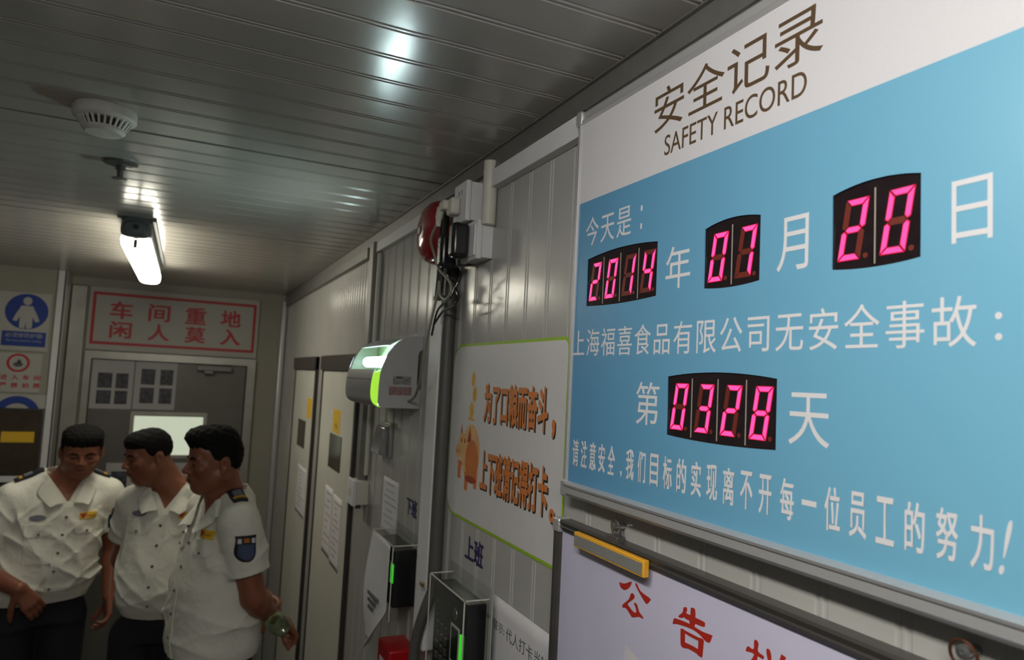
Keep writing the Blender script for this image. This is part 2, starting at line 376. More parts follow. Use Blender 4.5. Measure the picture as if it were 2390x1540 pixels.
# ------------------------------------------------------------------ blue safety sign board
YR = .12                       # right end, outside the frame
S = thing('safety_record_sign', (0, .58, 1.77), 'large blue and white safety record sign board with four red digital displays', 'sign board')
MB().box((-.026, YR, 1.772), (-.004, 1.036, 2.41)).build('back_panel', M['alu'], S)
fx = -.030
flat([[(1.026, 2.2585), (YR, 2.2545), (YR, 2.402), (1.026, 2.402)]], 'R', fx+.0015, .0015, M['white_print'], S, 'header_panel')
def barrel(l, r, b, t_, bt=.0062, bb=.0030, n=14):
    top = [(l+(r-l)*i/n, t_+bt*(1-(2*i/n-1)**2)) for i in range(n+1)]; bot = [(r+(l-r)*i/n, b-bb*(1-(2*i/n-1)**2)) for i in range(n+1)]
    return top+bot
PAN = [(.9885, .7993, 2.0810, 2.1583, '2014'), (.7000, .6045, 2.0812, 2.1575, '07'), (.5050, .4097, 2.0805, 2.1575, '20'), (.7663, .5746, 1.8907, 1.9685, '0328')]
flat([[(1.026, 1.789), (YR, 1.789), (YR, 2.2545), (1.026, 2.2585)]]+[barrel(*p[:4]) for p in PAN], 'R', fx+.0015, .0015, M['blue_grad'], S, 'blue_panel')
# frame: extruded aluminium profile
prof = [(-.026, 0), (-.0315, .001), (-.0335, .005), (-.0325, .0085), (-.0305, .0095), (-.0305, .020), (-.027, .0245), (0, .0245)]
mb = MB()
bp_ = [(x*1.16 if o > .003 else x, o) for x, o in prof]
mb.rings([[(x, YR, 1.793-o) for x, o in bp_], [(x, 1.024, 1.793-o) for x, o in bp_]])
mb.rings([[(x, YR, 2.397+o) for x, o in prof], [(x, 1.030, 2.397+o) for x, o in prof]])
pl = [(x, o*.72) for x, o in prof]
mb.rings([[(x, 1.0225+o, 1.79) for x, o in pl], [(x, 1.0225+o, 2.40) for x, o in pl]])
mb.box((-.008, YR, 1.7605), (0, 1.03, 1.7650)); 
mb.build('frame', M['alu'], S, smooth=True, angle=30)
for z0, z1 in ((1.766, 1.794), (2.396, 2.4235)):
    MB().prism(rrect(1.021, z0, 1.0415, z1, .007), 'x', 0, -.0345).build('corner_cap', M['alu'], S, bevel=.003)
text('安全记录', (.8175, .5205, 2.3175, 2.3805), 'R', fx, M['brown_ink'], S, 'heading_lettering', offset=.006)
text('SAFETY RECORD', (.7910, .5412, 2.2785, 2.3075), 'R', fx, M['brown_ink'], S, 'heading_lettering', offset=.002)
T = M['sign_text']
text('今天是', (.9975, .8665, 2.1800, 2.2280), 'R', fx, T, S, spacing=1.2)
text(':', (.8430, .8385, 2.1830, 2.2190), 'R', fx, T, S)
text('年', (.7785, .7270, 2.0870, 2.1450), 'R', fx, T, S); text('月', (.5785, .5350, 2.0865, 2.1465), 'R', fx, T, S)
text('日', (.3815, .3475, 2.0875, 2.1420), 'R', fx, T, S)
text('上海福喜食品有限公司无安全事故', (1.0250, .3605, 1.9985, 2.0425), 'R', fx, T, S, offset=0, spacing=1.16)
text(':', (.3460, .3405, 2.0030, 2.0260), 'R', fx, T, S)
text('第', (.8375, .7840, 1.9000, 1.9600), 'R', fx, T, S); text('天', (.5570, .5045, 1.8995, 1.9545), 'R', fx, T, S)
for k, ch in enumerate('请注意安全,我们目标的实现离不开每一位员工的努力!'):
    yc = (1.0010-.0264*k) if k < 6 else (.8470-.0288*(k-6)) if k < 16 else (.5570-.0287*(k-16)); hw = .0092; zl, zh_ = 1.8195, 1.8625
    if ch == ',': hw, zl, zh_ = .002, 1.820, 1.829
    if ch == '!': hw, yc = .0050, .3385
    if ch == '一': zl, zh_ = 1.839, 1.8445
    text(ch, (yc+hw, yc-hw, zl, zh_), 'R', fx, T, S, offset=.010 if ch not in ',!一' else 0, shear=.0 if ch != '!' else .35)
SEG = {'0': 'abcdef', '1': 'bc', '2': 'abged', '3': 'abgcd', '4': 'fgbc', '7': 'abc', '8': 'abcdefg'}
def seg_polys(inset=0.0):
    W, H, T_ = .0264, .0612, .0067; g = .0006+inset; i = inset; mid = H/2; h2 = T_/2
    P = {}
    P['a'] = [(g+i, H-i), (W-g-i, H-i), (W-T_-g+i, H-T_+i), (T_+g-i, H-T_+i)]
    P['d'] = [(g+i, i), (T_+g-i, T_-i), (W-T_-g+i, T_-i), (W-g-i, i)]
    P['f'] = [(i, H-g-i), (T_-i, H-T_-g), (T_-i, mid+h2+g), (T_*.5, mid+g+i*.6), (i, mid+h2*.6+g)]
    P['b'] = [(W-x, y) for x, y in P['f']]
    P['e'] = [(x, H-y) for x, y in P['f']]; P['c'] = [(W-x, H-y) for x, y in P['f']]
    P['g'] = [(h2+g, mid), (T_+g, mid+h2-i), (W-T_-g, mid+h2-i), (W-h2-g, mid), (W-T_-g, mid-h2+i), (T_+g, mid-h2+i)]
    return P
P0, P1 = seg_polys(0), seg_polys(.0008)
for (l, r, b, tt, s) in PAN:
    D = MB().prism(barrel(l+.002, r-.002, b-.003, tt+.004), 'x', -.026, -.0278).build('led_display', M['led_face'], S)
    pitch = (l-r)/len(s)
    zb = tt-.0085-.0612
    for k, ch in enumerate(s):
        cl = l-k*pitch; mb = MB()
        for key, poly in P0.items():
            lit = key in SEG[ch]
            def mp(p): return (cl-(.0048+p[0]+.0105*p[1]/.0612)*pitch/.0477, zb+p[1])
            mb.prism([mp(p) for p in poly], 'x', -.0278, -.0282, 0 if lit else 2)
            if lit: mb.prism([mp(p) for p in P1[key]], 'x', -.0281, -.0284, 1)
        dp = (cl-.0372*pitch/.0477, zb+.0028)
        mb.prism(arc(dp[0], dp[1], .0028, 0, 330, 11), 'x', -.0278, -.0282, 2)
        mb.build('digit', [M['led_rim'], M['led_lit'], M['led_off']], D)
        if k:
            MB().box((-.0278, cl-.0007, b+.0005), (-.0284, cl+.0007, tt-.002)).build('divider', M['divider'], D)

# ------------------------------------------------------------------ notice board under the sign, eraser and hooks
B = thing('notice_whiteboard', (0, .6, .92), 'lilac white notice board with bronze frame and red heading under the blue sign', 'notice board')
MB().box((-.015, .20, .94), (-.002, 1.062, 1.708)).build('face', M['board'], B)
fp = [(0, 0), (-.021, .000), (-.024, .003), (-.0225, .0075), (-.022, .009), (-.024, .011), (-.020, .0165), (-.014, .018), (0, .018)]
mb = MB()
mb.rings([[(x, .18, 1.7225-o) for x, o in fp], [(x, 1.065, 1.7225-o) for x, o in fp]])
mb.rings([[(x, .18, .925+o) for x, o in fp], [(x, 1.065, .925+o) for x, o in fp]])
mb.rings([[(x, 1.0765-o, .93) for x, o in fp], [(x, 1.0765-o, 1.71) for x, o in fp]])
mb.rings([[(x, .18+o, .93) for x, o in fp], [(x, .18+o, 1.71) for x, o in fp]])
mb.build('frame', M['board_frame'], B, smooth=True, angle=25)
MB().prism(rrect(1.055, 1.700, 1.0785, 1.7245, .006), 'x', 0, -.0255).build('corner_cap', M['alu'], B, bevel=.003)
HEAD = {'公': [[(0.8851, 1.6643), (0.8708, 1.6663), (0.8545, 1.6736), (0.8550, 1.6683), (0.8620, 1.6611), (0.8716, 1.6569), (0.8803, 1.6581), (0.8835, 1.6620)], [(0.8428, 1.6747), (0.8394, 1.6733), (0.8310, 1.6665), (0.8088, 1.6631), (0.8093, 1.6595), (0.8146, 1.6543), (0.8198, 1.6543), (0.8362, 1.6650), (0.8440, 1.6721)], [(0.8508, 1.6586), (0.8460, 1.6568), (0.8462, 1.6521), (0.8607, 1.6408), (0.8577, 1.6378), (0.8464, 1.6335), (0.8398, 1.6351), (0.8414, 1.6405), (0.8458, 1.6453), (0.8432, 1.6472), (0.8377, 1.6454), (0.8333, 1.6384), (0.8243, 1.6336), (0.8241, 1.6309), (0.8315, 1.6313), (0.8473, 1.6256), (0.8514, 1.6258), (0.8644, 1.6327), (0.8734, 1.6315), (0.8736, 1.6354), (0.8677, 1.6403), (0.8584, 1.6478), (0.8547, 1.6559)]],
'告': [[(0.7380, 1.6727), (0.7326, 1.6747), (0.7307, 1.6714), (0.7333, 1.6658), (0.7342, 1.6620), (0.7429, 1.6579), (0.7474, 1.6579), (0.7464, 1.6603), (0.7399, 1.6658)], [(0.7230, 1.6772), (0.7159, 1.6773), (0.7147, 1.6682), (0.7156, 1.6563), (0.7252, 1.6559), (0.7246, 1.6664), (0.7239, 1.6749)], [(0.7356, 1.6672), (0.7236, 1.6674), (0.7155, 1.6673), (0.6984, 1.6673), (0.6967, 1.6645), (0.6986, 1.6612), (0.7158, 1.6597), (0.7254, 1.6600), (0.7352, 1.6606)], [(0.7563, 1.6534), (0.7483, 1.6548), (0.7241, 1.6563), (0.7020, 1.6548), (0.6839, 1.6562), (0.6837, 1.6536), (0.6865, 1.6474), (0.6894, 1.6455), (0.6954, 1.6457), (0.7048, 1.6491), (0.7207, 1.6513), (0.7492, 1.6482), (0.7570, 1.6456), (0.7583, 1.6473)], [(0.7422, 1.6448), (0.7345, 1.6453), (0.7332, 1.6313), (0.7341, 1.6240), (0.7378, 1.6231), (0.7413, 1.6264)], [(0.7389, 1.6455), (0.7345, 1.6453), (0.7098, 1.6454), (0.7036, 1.6462), (0.6985, 1.6459), (0.7086, 1.6415), (0.7350, 1.6421)], [(0.7073, 1.6436), (0.6985, 1.6459), (0.6982, 1.6400), (0.6997, 1.6256), (0.7016, 1.6239), (0.7089, 1.6249), (0.7078, 1.6313)], [(0.7345, 1.6308), (0.7078, 1.6313), (0.7048, 1.6250), (0.7100, 1.6252), (0.7259, 1.6256), (0.7367, 1.6231)]],
'栏': [[(0.6256, 1.6630), (0.6230, 1.6645), (0.6153, 1.6642), (0.6147, 1.6735), (0.6114, 1.6755), (0.6079, 1.6728), (0.6085, 1.6642), (0.6002, 1.6624), (0.5996, 1.6602), (0.6017, 1.6580), (0.6092, 1.6579), (0.6079, 1.6439), (0.6067, 1.6324), (0.6134, 1.6322), (0.6140, 1.6513), (0.6239, 1.6390), (0.6266, 1.6405), (0.6142, 1.6585), (0.6263, 1.6578), (0.6267, 1.6601)], [(0.5955, 1.6718), (0.5915, 1.6720), (0.5889, 1.6664), (0.5895, 1.6603), (0.5936, 1.6600), (0.5962, 1.6685)], [(0.5749, 1.6733), (0.5695, 1.6723), (0.5687, 1.6709), (0.5739, 1.6626), (0.5778, 1.6629), (0.5763, 1.6687)], [(0.5959, 1.6568), (0.5691, 1.6575), (0.5690, 1.6535), (0.5958, 1.6527)], [(0.5924, 1.6475), (0.5719, 1.6484), (0.5718, 1.6450), (0.5923, 1.6440)], [(0.6002, 1.6361), (0.5625, 1.6373), (0.5624, 1.6328), (0.6001, 1.6320)]]}
for ch, polys in HEAD.items():
    mb = MB()
    for k, p in enumerate(polys):
        q = [tuple(v.xy) for v in catmull([(a, b, 0) for a, b in p+p[:1]], 3)][:-1]
        mb.prism(q, 'x', -.0148, -.0152-.00006*k)
    mb.build('heading_lettering', M['red_ink'], B)
o = flat([[(.862, 1.580), (.800, 1.572), (.790, 1.37), (.995, 1.36), (1.0, 1.56)]] if False else [[(.8635, 1.5830), (.700, 1.540), (.700, 1.33), (.8635, 1.33)]], 'R', -.0152, .0006, M['paper'], None, 'paper_sheet')
tag(o, 'blank white paper sheet on the notice board below the red heading', 'paper')
E = thing('board_eraser', (-.024, .895, 1.694), 'long yellow and grey magnetic eraser bar at the top of the notice board', 'eraser')
MB().box((-.0240, .801, 1.6935), (-.0335, .9900, 1.7170)).build('body', M['yellow'], E, bevel=.0015)
MB().box((-.033, .8045, 1.6965), (-.0342, .9870, 1.7125)).build('felt_strip', M['eraser_grey'], E)
for y, z, br, lab in ((.900, 1.7385, 0, 'steel hanging clip and screw above the eraser on the notice board frame'), (.381, 1.7425, 1, 'rusty wire loop hung on a screw above the notice board, bottom right')):
    H = thing('hanging_hook', (-.02, y, 1.7225), lab, 'hook', 'hooks holding up the notice board')
    MB().box((-.006, y-.014, 1.7215), (-.021, y+.014, 1.7290)).build('bracket', M['alu_dark'], H, bevel=.001)
    ring = [(-.014-.002*math.sin(a), y+.0115*math.cos(a), z+.0125*math.sin(a)) for a in [2*PI*i/20-.5*PI for i in range(21)]]
    MB().tube(ring, .0014, 8, smooth=2).build('loop', M['wire'] if br else M['alu_dark'], H, smooth=True)
    MB().lathe([(0, .0005), (.004, .0005), (.004, -.016), (.0068, -.0165), (.0062, -.020), (.002, -.0212), (0, -.0205)], (0, y-.003, z+.004), 'x', 20).build('screw', M['chrome'], H, smooth=True)

# ------------------------------------------------------------------ slogan poster with piggy bank
Pst = thing('slogan_poster', (0, 1.38, 1.625), 'white poster with green border, orange slogan and piggy bank picture', 'poster')
def prect(a, b, c, d, r1, r2): return arc(c-r1, b+r1, r1, -90, 0, 8)+arc(c-r1, d-r1, r1, 0, 90, 8)+arc(a+r2, d-r2, r2, 90, 180, 8)+arc(a+r2, b+r2, r2, 180, 270, 8)
flat([prect(1.086, 1.623, 1.672, 2.038, .052, .018)], 'R', -.0004, .0010, M['green'], Pst, 'border')
flat([prect(1.0905, 1.6295, 1.6675, 2.0315, .048, .015)], 'R', -.0014, .0006, M['poster'], Pst, 'sheet')
def slogan(s, rect):
    l, r, b, t_ = rect
    text(s, (l-.0035, r-.0035, b-.0035, t_-.0035), 'R', -.0020, M['brown_shadow'], Pst, 'lettering_shadow', offset=.030, ext=.0002)
    text(s, rect, 'R', -.0022, M['orange'], Pst, 'lettering', offset=.024, ext=.0004)
slogan('为了口粮而奋斗', (1.4600, 1.1560, 1.8590, 1.9460)); slogan(',', (1.1370, 1.1250, 1.8530, 1.8860))
slogan('上下班请记得打卡', (1.4640, 1.1430, 1.7080, 1.7990)); slogan('。', (1.1330, 1.1140, 1.7030, 1.7270))
def ell(cy, cz, ry, rz, n=28): return [(cy+ry*math.cos(2*PI*i/n), cz+rz*math.sin(2*PI*i/n)) for i in range(n)]
pg = MB()
lay_ = [0]
def pp(poly, mi, lev):
    lay_[0] += 1; pg.prism(poly, 'x', -.0019, -.0022-.00006*lay_[0], mi)
pp(ell(1.528, 1.782, .056, .066), 0, 0)
pp([(1.590, 1.846), (1.583, 1.812), (1.602, 1.806)], 2, 1); pp([(1.536, 1.842), (1.552, 1.806), (1.524, 1.800)], 2, 2)
pp(ell(1.519, 1.766, .040, .046), 1, 1)
pp(ell(1.585, 1.795, .022, .030), 0, 1); pp(ell(1.608, 1.778, .017, .018), 0, 2)
for a in (-.006, .006): pp(ell(1.608+a, 1.778, .0025, .005, 10), 2, 3)
pp(ell(1.587, 1.806, .004, .006, 10), 2, 4); pp(ell(1.566, 1.806, .004, .006, 10), 2, 4)
pp([(1.598, 1.757), (1.590, 1.749), (1.578, 1.748), (1.580, 1.753)], 2, 4)
for y, z in ((1.546, 1.694), (1.490, 1.705), (1.592, 1.716)):
    pp([(y+.012, z+.042), (y-.010, z+.042), (y-.008, z), (y+.009, z)], 1, 1)
pp(ell(1.518, 1.722, .034, .008), 2, 2)
pg.build('piggy_bank_picture', [M['pig_pale'], M['pig_orange'], M['pig_dark']], Pst)
mb = MB()
for y, z, ry, rz in ((1.532, 1.952, .012, .017), (1.520, 1.918, .013, .018), (1.534, 1.880, .013, .020)):
    mb.prism(ell(y, z, ry, rz), 'x', -.0020, -.0023)
mb.prism([(1.552, 1.858), (1.512, 1.856), (1.516, 1.862), (1.548, 1.864)], 'x', -.0020, -.0025)
mb.build('coin_picture', M['coin'], Pst)

# ------------------------------------------------------------------ right wall fittings
def one(o, label, cat, group=None): return tag(o, label, cat, group)
one(MB().box((-.022, 1.046, 2.3885), (0, 1.478, 2.4300)).build('cable_trunking', M['white_pvc'], bevel=.002), 'white cable trunking running from the blue sign to the white pipe', 'trunking', 'white cable trunking along the wall top')
one(MB().box((-.020, 1.86, 2.3980), (0, 2.555, 2.4340)).build('cable_trunking', M['white_pvc'], bevel=.002), 'white cable trunking along the wall top beyond the red bell', 'trunking', 'white cable trunking along the wall top')
one(MB().box((-.020, 2.64, 2.3960), (0, 5.04, 2.4360)).build('cable_trunking', M['alu_trim'], bevel=.002), 'grey trunking along the wall top above the two white doors', 'trunking')
one(MB().lathe([(.0, 2.305), (.0165, 2.305), (.0165, 2.452), (0, 2.452)], (-.018, 1.4555, 0), 'z', 24).build('conduit_pipe', M['cream_pvc'], smooth=True), 'short white pipe rising from the socket box to the ceiling trim', 'pipe')
# vertical trunking and grey pipe
one(MB().box((-.030, 1.712, 1.27), (0, 1.796, 2.40)).build('cable_trunking', M['white_pvc'], bevel=.003), 'tall white vertical trunking beside the grey pipe', 'trunking')
t = thing('grey_pipe', (-.024, 1.735, 1.2), 'dark grey vertical pipe between the white trunking and the poster', 'pipe')
mb = MB().tube([(-.018, 1.684, 2.235), (-.018, 1.684, 2.0), (-.018, 1.684, 1.432)], .0165, 20, smooth=2); mb.build('upper_pipe', M['grey_pvc'], t, smooth=True)
MB().tube([(-.018, 1.684, 1.434), (-.036, 1.692, 1.375), (-.047, 1.712, 1.30), (-.048, 1.720, 1.232)], .0135, 18).build('lower_pipe', M['grey_pvc'], t, smooth=True)
MB().lathe([(0, 1.234), (.024, 1.234), (.024, 1.218), (0, 1.218)], (-.048, 1.720, 0), 'z', 24).build('grommet', M['black'], t, smooth=True)
MB().box((-.046, 1.690, 1.434), (-.040, 1.712, 1.444)).build('clip', M['brass'], t, bevel=.001)
one(MB().box((-.07, 1.65, 1.10), (0, 1.80, 1.217)).build('floor_duct', M['alu_dark'], bevel=.003), 'dark metal duct box under the end of the grey pipe', 'duct')
# alarm bell
t = thing('alarm_bell', (0, 1.752, 2.335), 'glossy red round alarm bell high on the wall beside the grey pipe', 'bell')
MB().lathe([(.0, -.088), (.018, -.0875), (.040, -.084), (.062, -.076), (.077, -.063), (.084, -.048), (.085, -.036), (.082, -.034), (.078, -.045), (0, -.05)], (0, 1.752, 2.335), 'x', 48).build('gong', M['red_gloss'], t, smooth=True)
MB().lathe([(0, -.091), (.010, -.091), (.014, -.086), (0, -.084)], (0, 1.752, 2.335), 'x', 20).build('center_bolt', M['alu_dark'], t, smooth=True)
MB().lathe([(0, -.031), (.055, -.031), (.055, -.046), (0, -.046)], (0, 1.752, 2.335), 'x', 32).build('back_box', M['blackmatte'], t, smooth=True)
# socket boxes, adapters, plug
t = thing('socket_box', (0, 1.54, 2.32), 'upper white socket box with a beige plug in it, beside the red bell', 'socket box')
MB().box((-.046, 1.502, 2.322), (0, 1.580, 2.414)).build('back_box', M['white_pvc'], t, bevel=.0025)
mb = MB().box((-.058, 1.499, 2.319), (-.045, 1.583, 2.416)); o = mb.build('face_plate', M['white_pvc'], t, bevel=.003)
for dy in (-.009, .009): MB().box((-.0585, 1.540+dy-.0015, 2.386), (-.0578, 1.540+dy+.0015, 2.397)).build('socket_slot', M['blackmatte'], t)
t = thing('socket_box', (0, 1.49, 2.225), 'lower white socket box with black adapters, below the white pipe', 'socket box')
MB().box((-.030, 1.4615, 2.230), (0, 1.560, 2.314)).build('back_box', M['white_pvc'], t, bevel=.002)
mb = MB(); mb.box((-.042, 1.4590, 2.226), (-.029, 1.560, 2.317)); mb.box((-.046, 1.466, 2.234), (-.040, 1.553, 2.308)); mb.build('face_plate', M['white_pvc'], t, bevel=.002)
def adapter(y, x0, zc, label):
    t = thing('power_adapter', (x0, y, zc-.04), label, 'adapter', 'black power adapters')
    MB().box((x0, y-.019, zc-.041), (x0-.042, y+.019, zc+.042)).build('body', M['black'], t, bevel=.011, seg=4)
    MB().lathe([(0, zc-.040), (.005, zc-.040), (.003, zc-.058), (0, zc-.058)], (x0-.022, y-.004, 0), 'z', 12).build('strain_relief', M['black'], t, smooth=True)
    mb = MB()
    for k in range(9): mb.box((x0-.0415, y-.0006, zc-.030+k*.006), (x0-.0426, y+.0014, zc-.0275+k*.006))
    mb.build('vent', M['divider'], t)
adapter(1.508, -.0465, 2.270, 'black power adapter plugged into the lower white socket box')
adapter(1.594, -.044, 2.258, 'second black power adapter next to the red bell')
one(MB().box((-.044, 1.572, 2.232), (0, 1.618, 2.300)).build('socket_outlet', M['grey_pvc'], bevel=.003), 'dark socket behind the second black adapter', 'socket')
t = thing('power_plug', (-.058, 1.55, 2.34), 'beige moulded plug pushed into the upper white socket box', 'plug')
MB().box((-.0585, 1.532, 2.338), (-.082, 1.572, 2.380)).build('body', M['cream_pvc'], t, bevel=.007, seg=3)
MB().box((-.074, 1.555, 2.352), (-.094, 1.592, 2.376)).build('grip', M['cream_pvc'], t, bevel=.006, seg=3)
MB().tube([(-.088, 1.588, 2.362), (-.088, 1.600, 2.340), (-.088, 1.602, 2.318)], [.009, .009, .007, .006], 12).build('strain_relief', M['cream_pvc'], t, smooth=True)
one(MB().tube([(-.092, 1.602, 2.322), (-.092, 1.640, 2.292), (-.076, 1.655, 2.259), (-.072, 1.622, 2.217), (-.066, 1.562, 2.183), (-.066, 1.546, 2.157), (-.066, 1.578, 2.140), (-.066, 1.624, 2.156), (-.064, 1.640, 2.190), (-.062, 1.652, 2.168), (-.062, 1.685, 2.110), (-.060, 1.728, 2.042), (-.058, 1.757, 1.975), (-.050, 1.800, 1.935), (-.040, 1.865, 1.898), (-.036, 1.936, 1.882)], .0034, 10).build('power_cable', M['cable'], smooth=True),
    'beige cable looping from the plug down to the insect trap', 'cable')
one(MB().tube([(-.069, 1.504, 2.216), (-.060, 1.500, 2.195), (-.052, 1.535, 2.178), (-.052, 1.552, 2.165), (-.052, 1.530, 2.142), (-.050, 1.570, 2.125), (-.05, 1.640, 2.118), (-.05, 1.70, 2.09)], .0028, 8).build('adapter_cable', M['black'], smooth=True),
    'thin black cable hanging from the adapter in the lower socket box', 'cable', 'black adapter cables')
one(MB().tube([(-.066, 1.590, 2.204), (-.056, 1.585, 2.190), (-.050, 1.562, 2.176), (-.052, 1.578, 2.150), (-.050, 1.62, 2.140), (-.052, 1.68, 2.12), (-.051, 1.715, 2.06)], .0028, 8).build('adapter_cable', M['black'], smooth=True),
    'thin black cable hanging from the adapter next to the red bell', 'cable', 'black adapter cables')
mb = MB()
for k, (a, b) in enumerate(((0, 0), (.012, .006), (-.010, .004), (.004, -.012))): mb.tube([(-.050-b*.3, 1.668+a, 2.40), (-.052-b*.4, 1.660+a*.8, 2.30), (-.055, 1.662+a, 2.20), (-.054-b*.3, 1.668+a, 2.15)], .006, 8)
mb.box((-.061, 1.645, 2.148), (-.044, 1.690, 2.158)); one(mb.build('cable_bundle', M['blackmatte'], smooth=True), 'tied bundle of dark cables beside the red bell', 'cables')

# ------------------------------------------------------------------ insect trap
ya, yb = 1.94, 2.305
t = thing('insect_trap', (0, (ya+yb)/2, 1.86), 'wall-mounted insect trap with curved grey cover and glowing white tube', 'insect trap')
plate = [(0, 2.069), (-.035, 2.067), (-.055, 2.061), (-.071, 2.052), (-.084, 2.040), (-.102, 2.015), (-.116, 1.979), (-.121, 1.955), (-.123, 1.919), (-.123, 1.878), (-.119, 1.866), (-.110, 1.861), (0, 1.861), (0, 1.914), (-.009, 1.920), (-.012, 1.930), (-.012, 2.016), (-.008, 2.026), (0, 2.030)]
MB().prism(plate, 'y', ya, ya+.006).build('side_plate', M['trap_side'], t, bevel=.001)
MB().prism(plate, 'y', yb-.006, yb).build('side_plate', M['trap_side'], t, bevel=.001)
cov = [(-.100, 2.040), (-.120, 2.006), (-.133, 1.968), (-.139, 1.935), (-.1405, 1.905), (-.138, 1.885), (-.130, 1.871), (-.116, 1.863)]
def strip(pts, y0, y1, th=.002):
    inn = []
    for i, p in enumerate(pts):
        a = pts[max(i-1, 0)]; b = pts[min(i+1, len(pts)-1)]; d = Vector((b[0]-a[0], b[1]-a[1])).normalized()
        inn.append((p[0]-d.y*th*-1, p[1]+d.x*th*-1) if False else (p[0]-d.y*th, p[1]+d.x*th))
    return MB().prism(list(pts)+inn[::-1], 'y', y0, y1)
full = [tuple(p) for p in [(v.x, v.y) for v in catmull([(a, b, 0) for a, b in cov], 4)]]
lo_ = [p for p in full if p[1] <= 1.972]; up_ = [p for p in full if p[1] >= 1.964]
strip(lo_, ya+.020, yb-.008).build('front_cover', M['trap_body'], t, smooth=True)
strip([p for p in full if 1.9375 <= p[1] <= 1.9405] or [(-.1385, 1.941), (-.139, 1.938)], ya+.020, yb-.008, -.0006).build('cover_seam', M['blackmatte'], t)
strip(up_, ya+.008, yb-.008, .0012).build('window_pane', M['pane'], t, smooth=True)
MB().box((-.045, ya+.006, 1.866), (-.040, yb-.006, 2.060)).build('reflector', M['trap_back'], t)
strip([(-.036, 2.067), (-.060, 2.061), (-.084, 2.048), (-.100, 2.0385)], ya+.006, yb-.006).build('top_cover', M['trap_side'], t, smooth=True)
MB().prism([(-.045, 1.866)]+[(a+.004, b) for a, b in full[::-1]]+[(-.045, 2.060)], 'y', yb-.016, yb-.007).build('end_reflector', M['trap_back'], t)
tb = MB().lathe([(0, ya+.012), (.012, ya+.012), (.0155, ya+.016), (.0155, yb-.075), (.012, yb-.064), (.006, yb-.060), (0, yb-.059)], (-.088, 0, 1.992), 'y', 24); tb.build('tube', M['uv_tube'], t, smooth=True)
MB().prism([p for p in full if p[1] <= 1.966]+[(-.108, 1.8615), (-.122, 1.868), (-.1235, 1.919), (-.1195, 1.966)], 'y', ya+.003, ya+.008).build('light_slot', M['glow_green'], t)
strip([p for p in full if p[1] <= 1.966], ya+.006, ya+.021, .002).build('light_slot', M['glow_green'], t, smooth=True)
MB().box((-.045, ya+.006, 1.862), (-.112, yb-.006, 1.866)).build('bottom_cover', M['trap_side'], t)
MB().box((-.083, ya-.0006, 1.928), (-.030, ya+.001, 1.952)).build('label', M['label_grey'], t)
MB().box((-.093, ya-.0006, 1.898), (-.027, ya+.001, 1.922)).build('label', M['label_red'], t)
MB().box((-.074, ya-.0010, 1.946), (-.056, ya+.001, 1.950)).build('label', M['blackmatte'], t)

# ------------------------------------------------------------------ steel box, papers, wall characters
t = thing('steel_box', (0, 2.26, 1.69), 'small stainless steel wall box below the insect trap', 'box')
MB().box((-.012, 2.195, 1.690), (0, 2.335, 1.800)).build('back_plate', M['steel'], t, bevel=.002)
MB().prism([(-.012, 1.790), (-.026, 1.784), (-.040, 1.700), (-.012, 1.694)], 'y', 2.215, 2.318).build('lid', M['chrome'], t, bevel=.002)
def sheet(name, yl, yr, zb, zt, x, label, lines=0, curl=0.0, ink='grey_ink', two=None, group=None, seed=0, tilt=0.0):
    t = thing(name, (x, (yl+yr)/2, zb), label, 'paper', group); random.seed(seed)
    n = 12; top = []; vs_ = []; fs = []
    for j in range(n+1):
        for i in range(n+1):
            u, v = i/n, j/n; k = max(0, u+(1-v)-1.35)*curl
            vs_.append((x-.0005-k, yl+(yr-yl)*u, zb+(zt-zb)*v+k*.25+tilt*u))
    for j in range(n):
        for i in range(n): a = j*(n+1)+i; fs.append((a, a+1, a+n+2, a+n+1))
    o = MB().add(vs_, fs).build('sheet', M['paper'], t, smooth=True)
    sd = o.modifiers.new('thickness', 'SOLIDIFY'); sd.thickness = .0006; sd.offset = 1
    mb = MB()
    for k in range(lines):
        z = zt-(zt-zb)*(.10+.82*k/max(1, lines)); a = random.uniform(.08, .3); b = random.uniform(.45, .92)
        hh = (zt-zb)*.011
        y0 = yl+(yr-yl)*a; y1 = yl+(yr-yl)*b
        mb.box((x-.0018, y0, z-hh+tilt*a), (x-.0006, y1, z+hh+tilt*b), 1 if random.random() < .25 else 0)
    if lines: mb.build('print', [M['pale_ink'], M['pale_red'] if two else M['pale_ink']], t)
    return t
sheet('notice_paper', 2.272, 2.096, 1.455, 1.626, 0, 'small printed paper on the wall left of the navy characters', 7, 0, seed=3)
o = text('下班', (2.008, 1.908, 1.5540, 1.6040), 'R', -.0002, M['navy_ink'], None, 'wall_characters', offset=.016, ext=.0006)
tag(o, 'two navy blue characters on the wall above the farther time clock', 'characters', 'navy characters above the time clocks')
o = text('上班', (1.533, 1.427, 1.5410, 1.5960), 'R', -.0002, M['navy_ink'], None, 'wall_characters', offset=.016, ext=.0006)
tag(o, 'two navy blue characters on the wall above the nearer time clock', 'characters', 'navy characters above the time clocks')
t = sheet('warning_paper', 1.360, 1.03, 1.16, 1.510, 0, 'white warning paper stuck to the wall left of the notice board', 0, 0)
text('警示:', (1.356, 1.300, 1.4440, 1.4640), 'R', -.0012, M['grey_ink'], t, 'print', ext=.0003, offset=.006)
text('代人打卡', (1.292, 1.175, 1.4400, 1.4660), 'R', -.0012, M['grey_ink'], t, 'print', ext=.0003, offset=.004)
text('当旷工', (1.168, 1.085, 1.4400, 1.4660), 'R', -.0012, M['grey_ink'], t, 'print', ext=.0003, offset=.004)

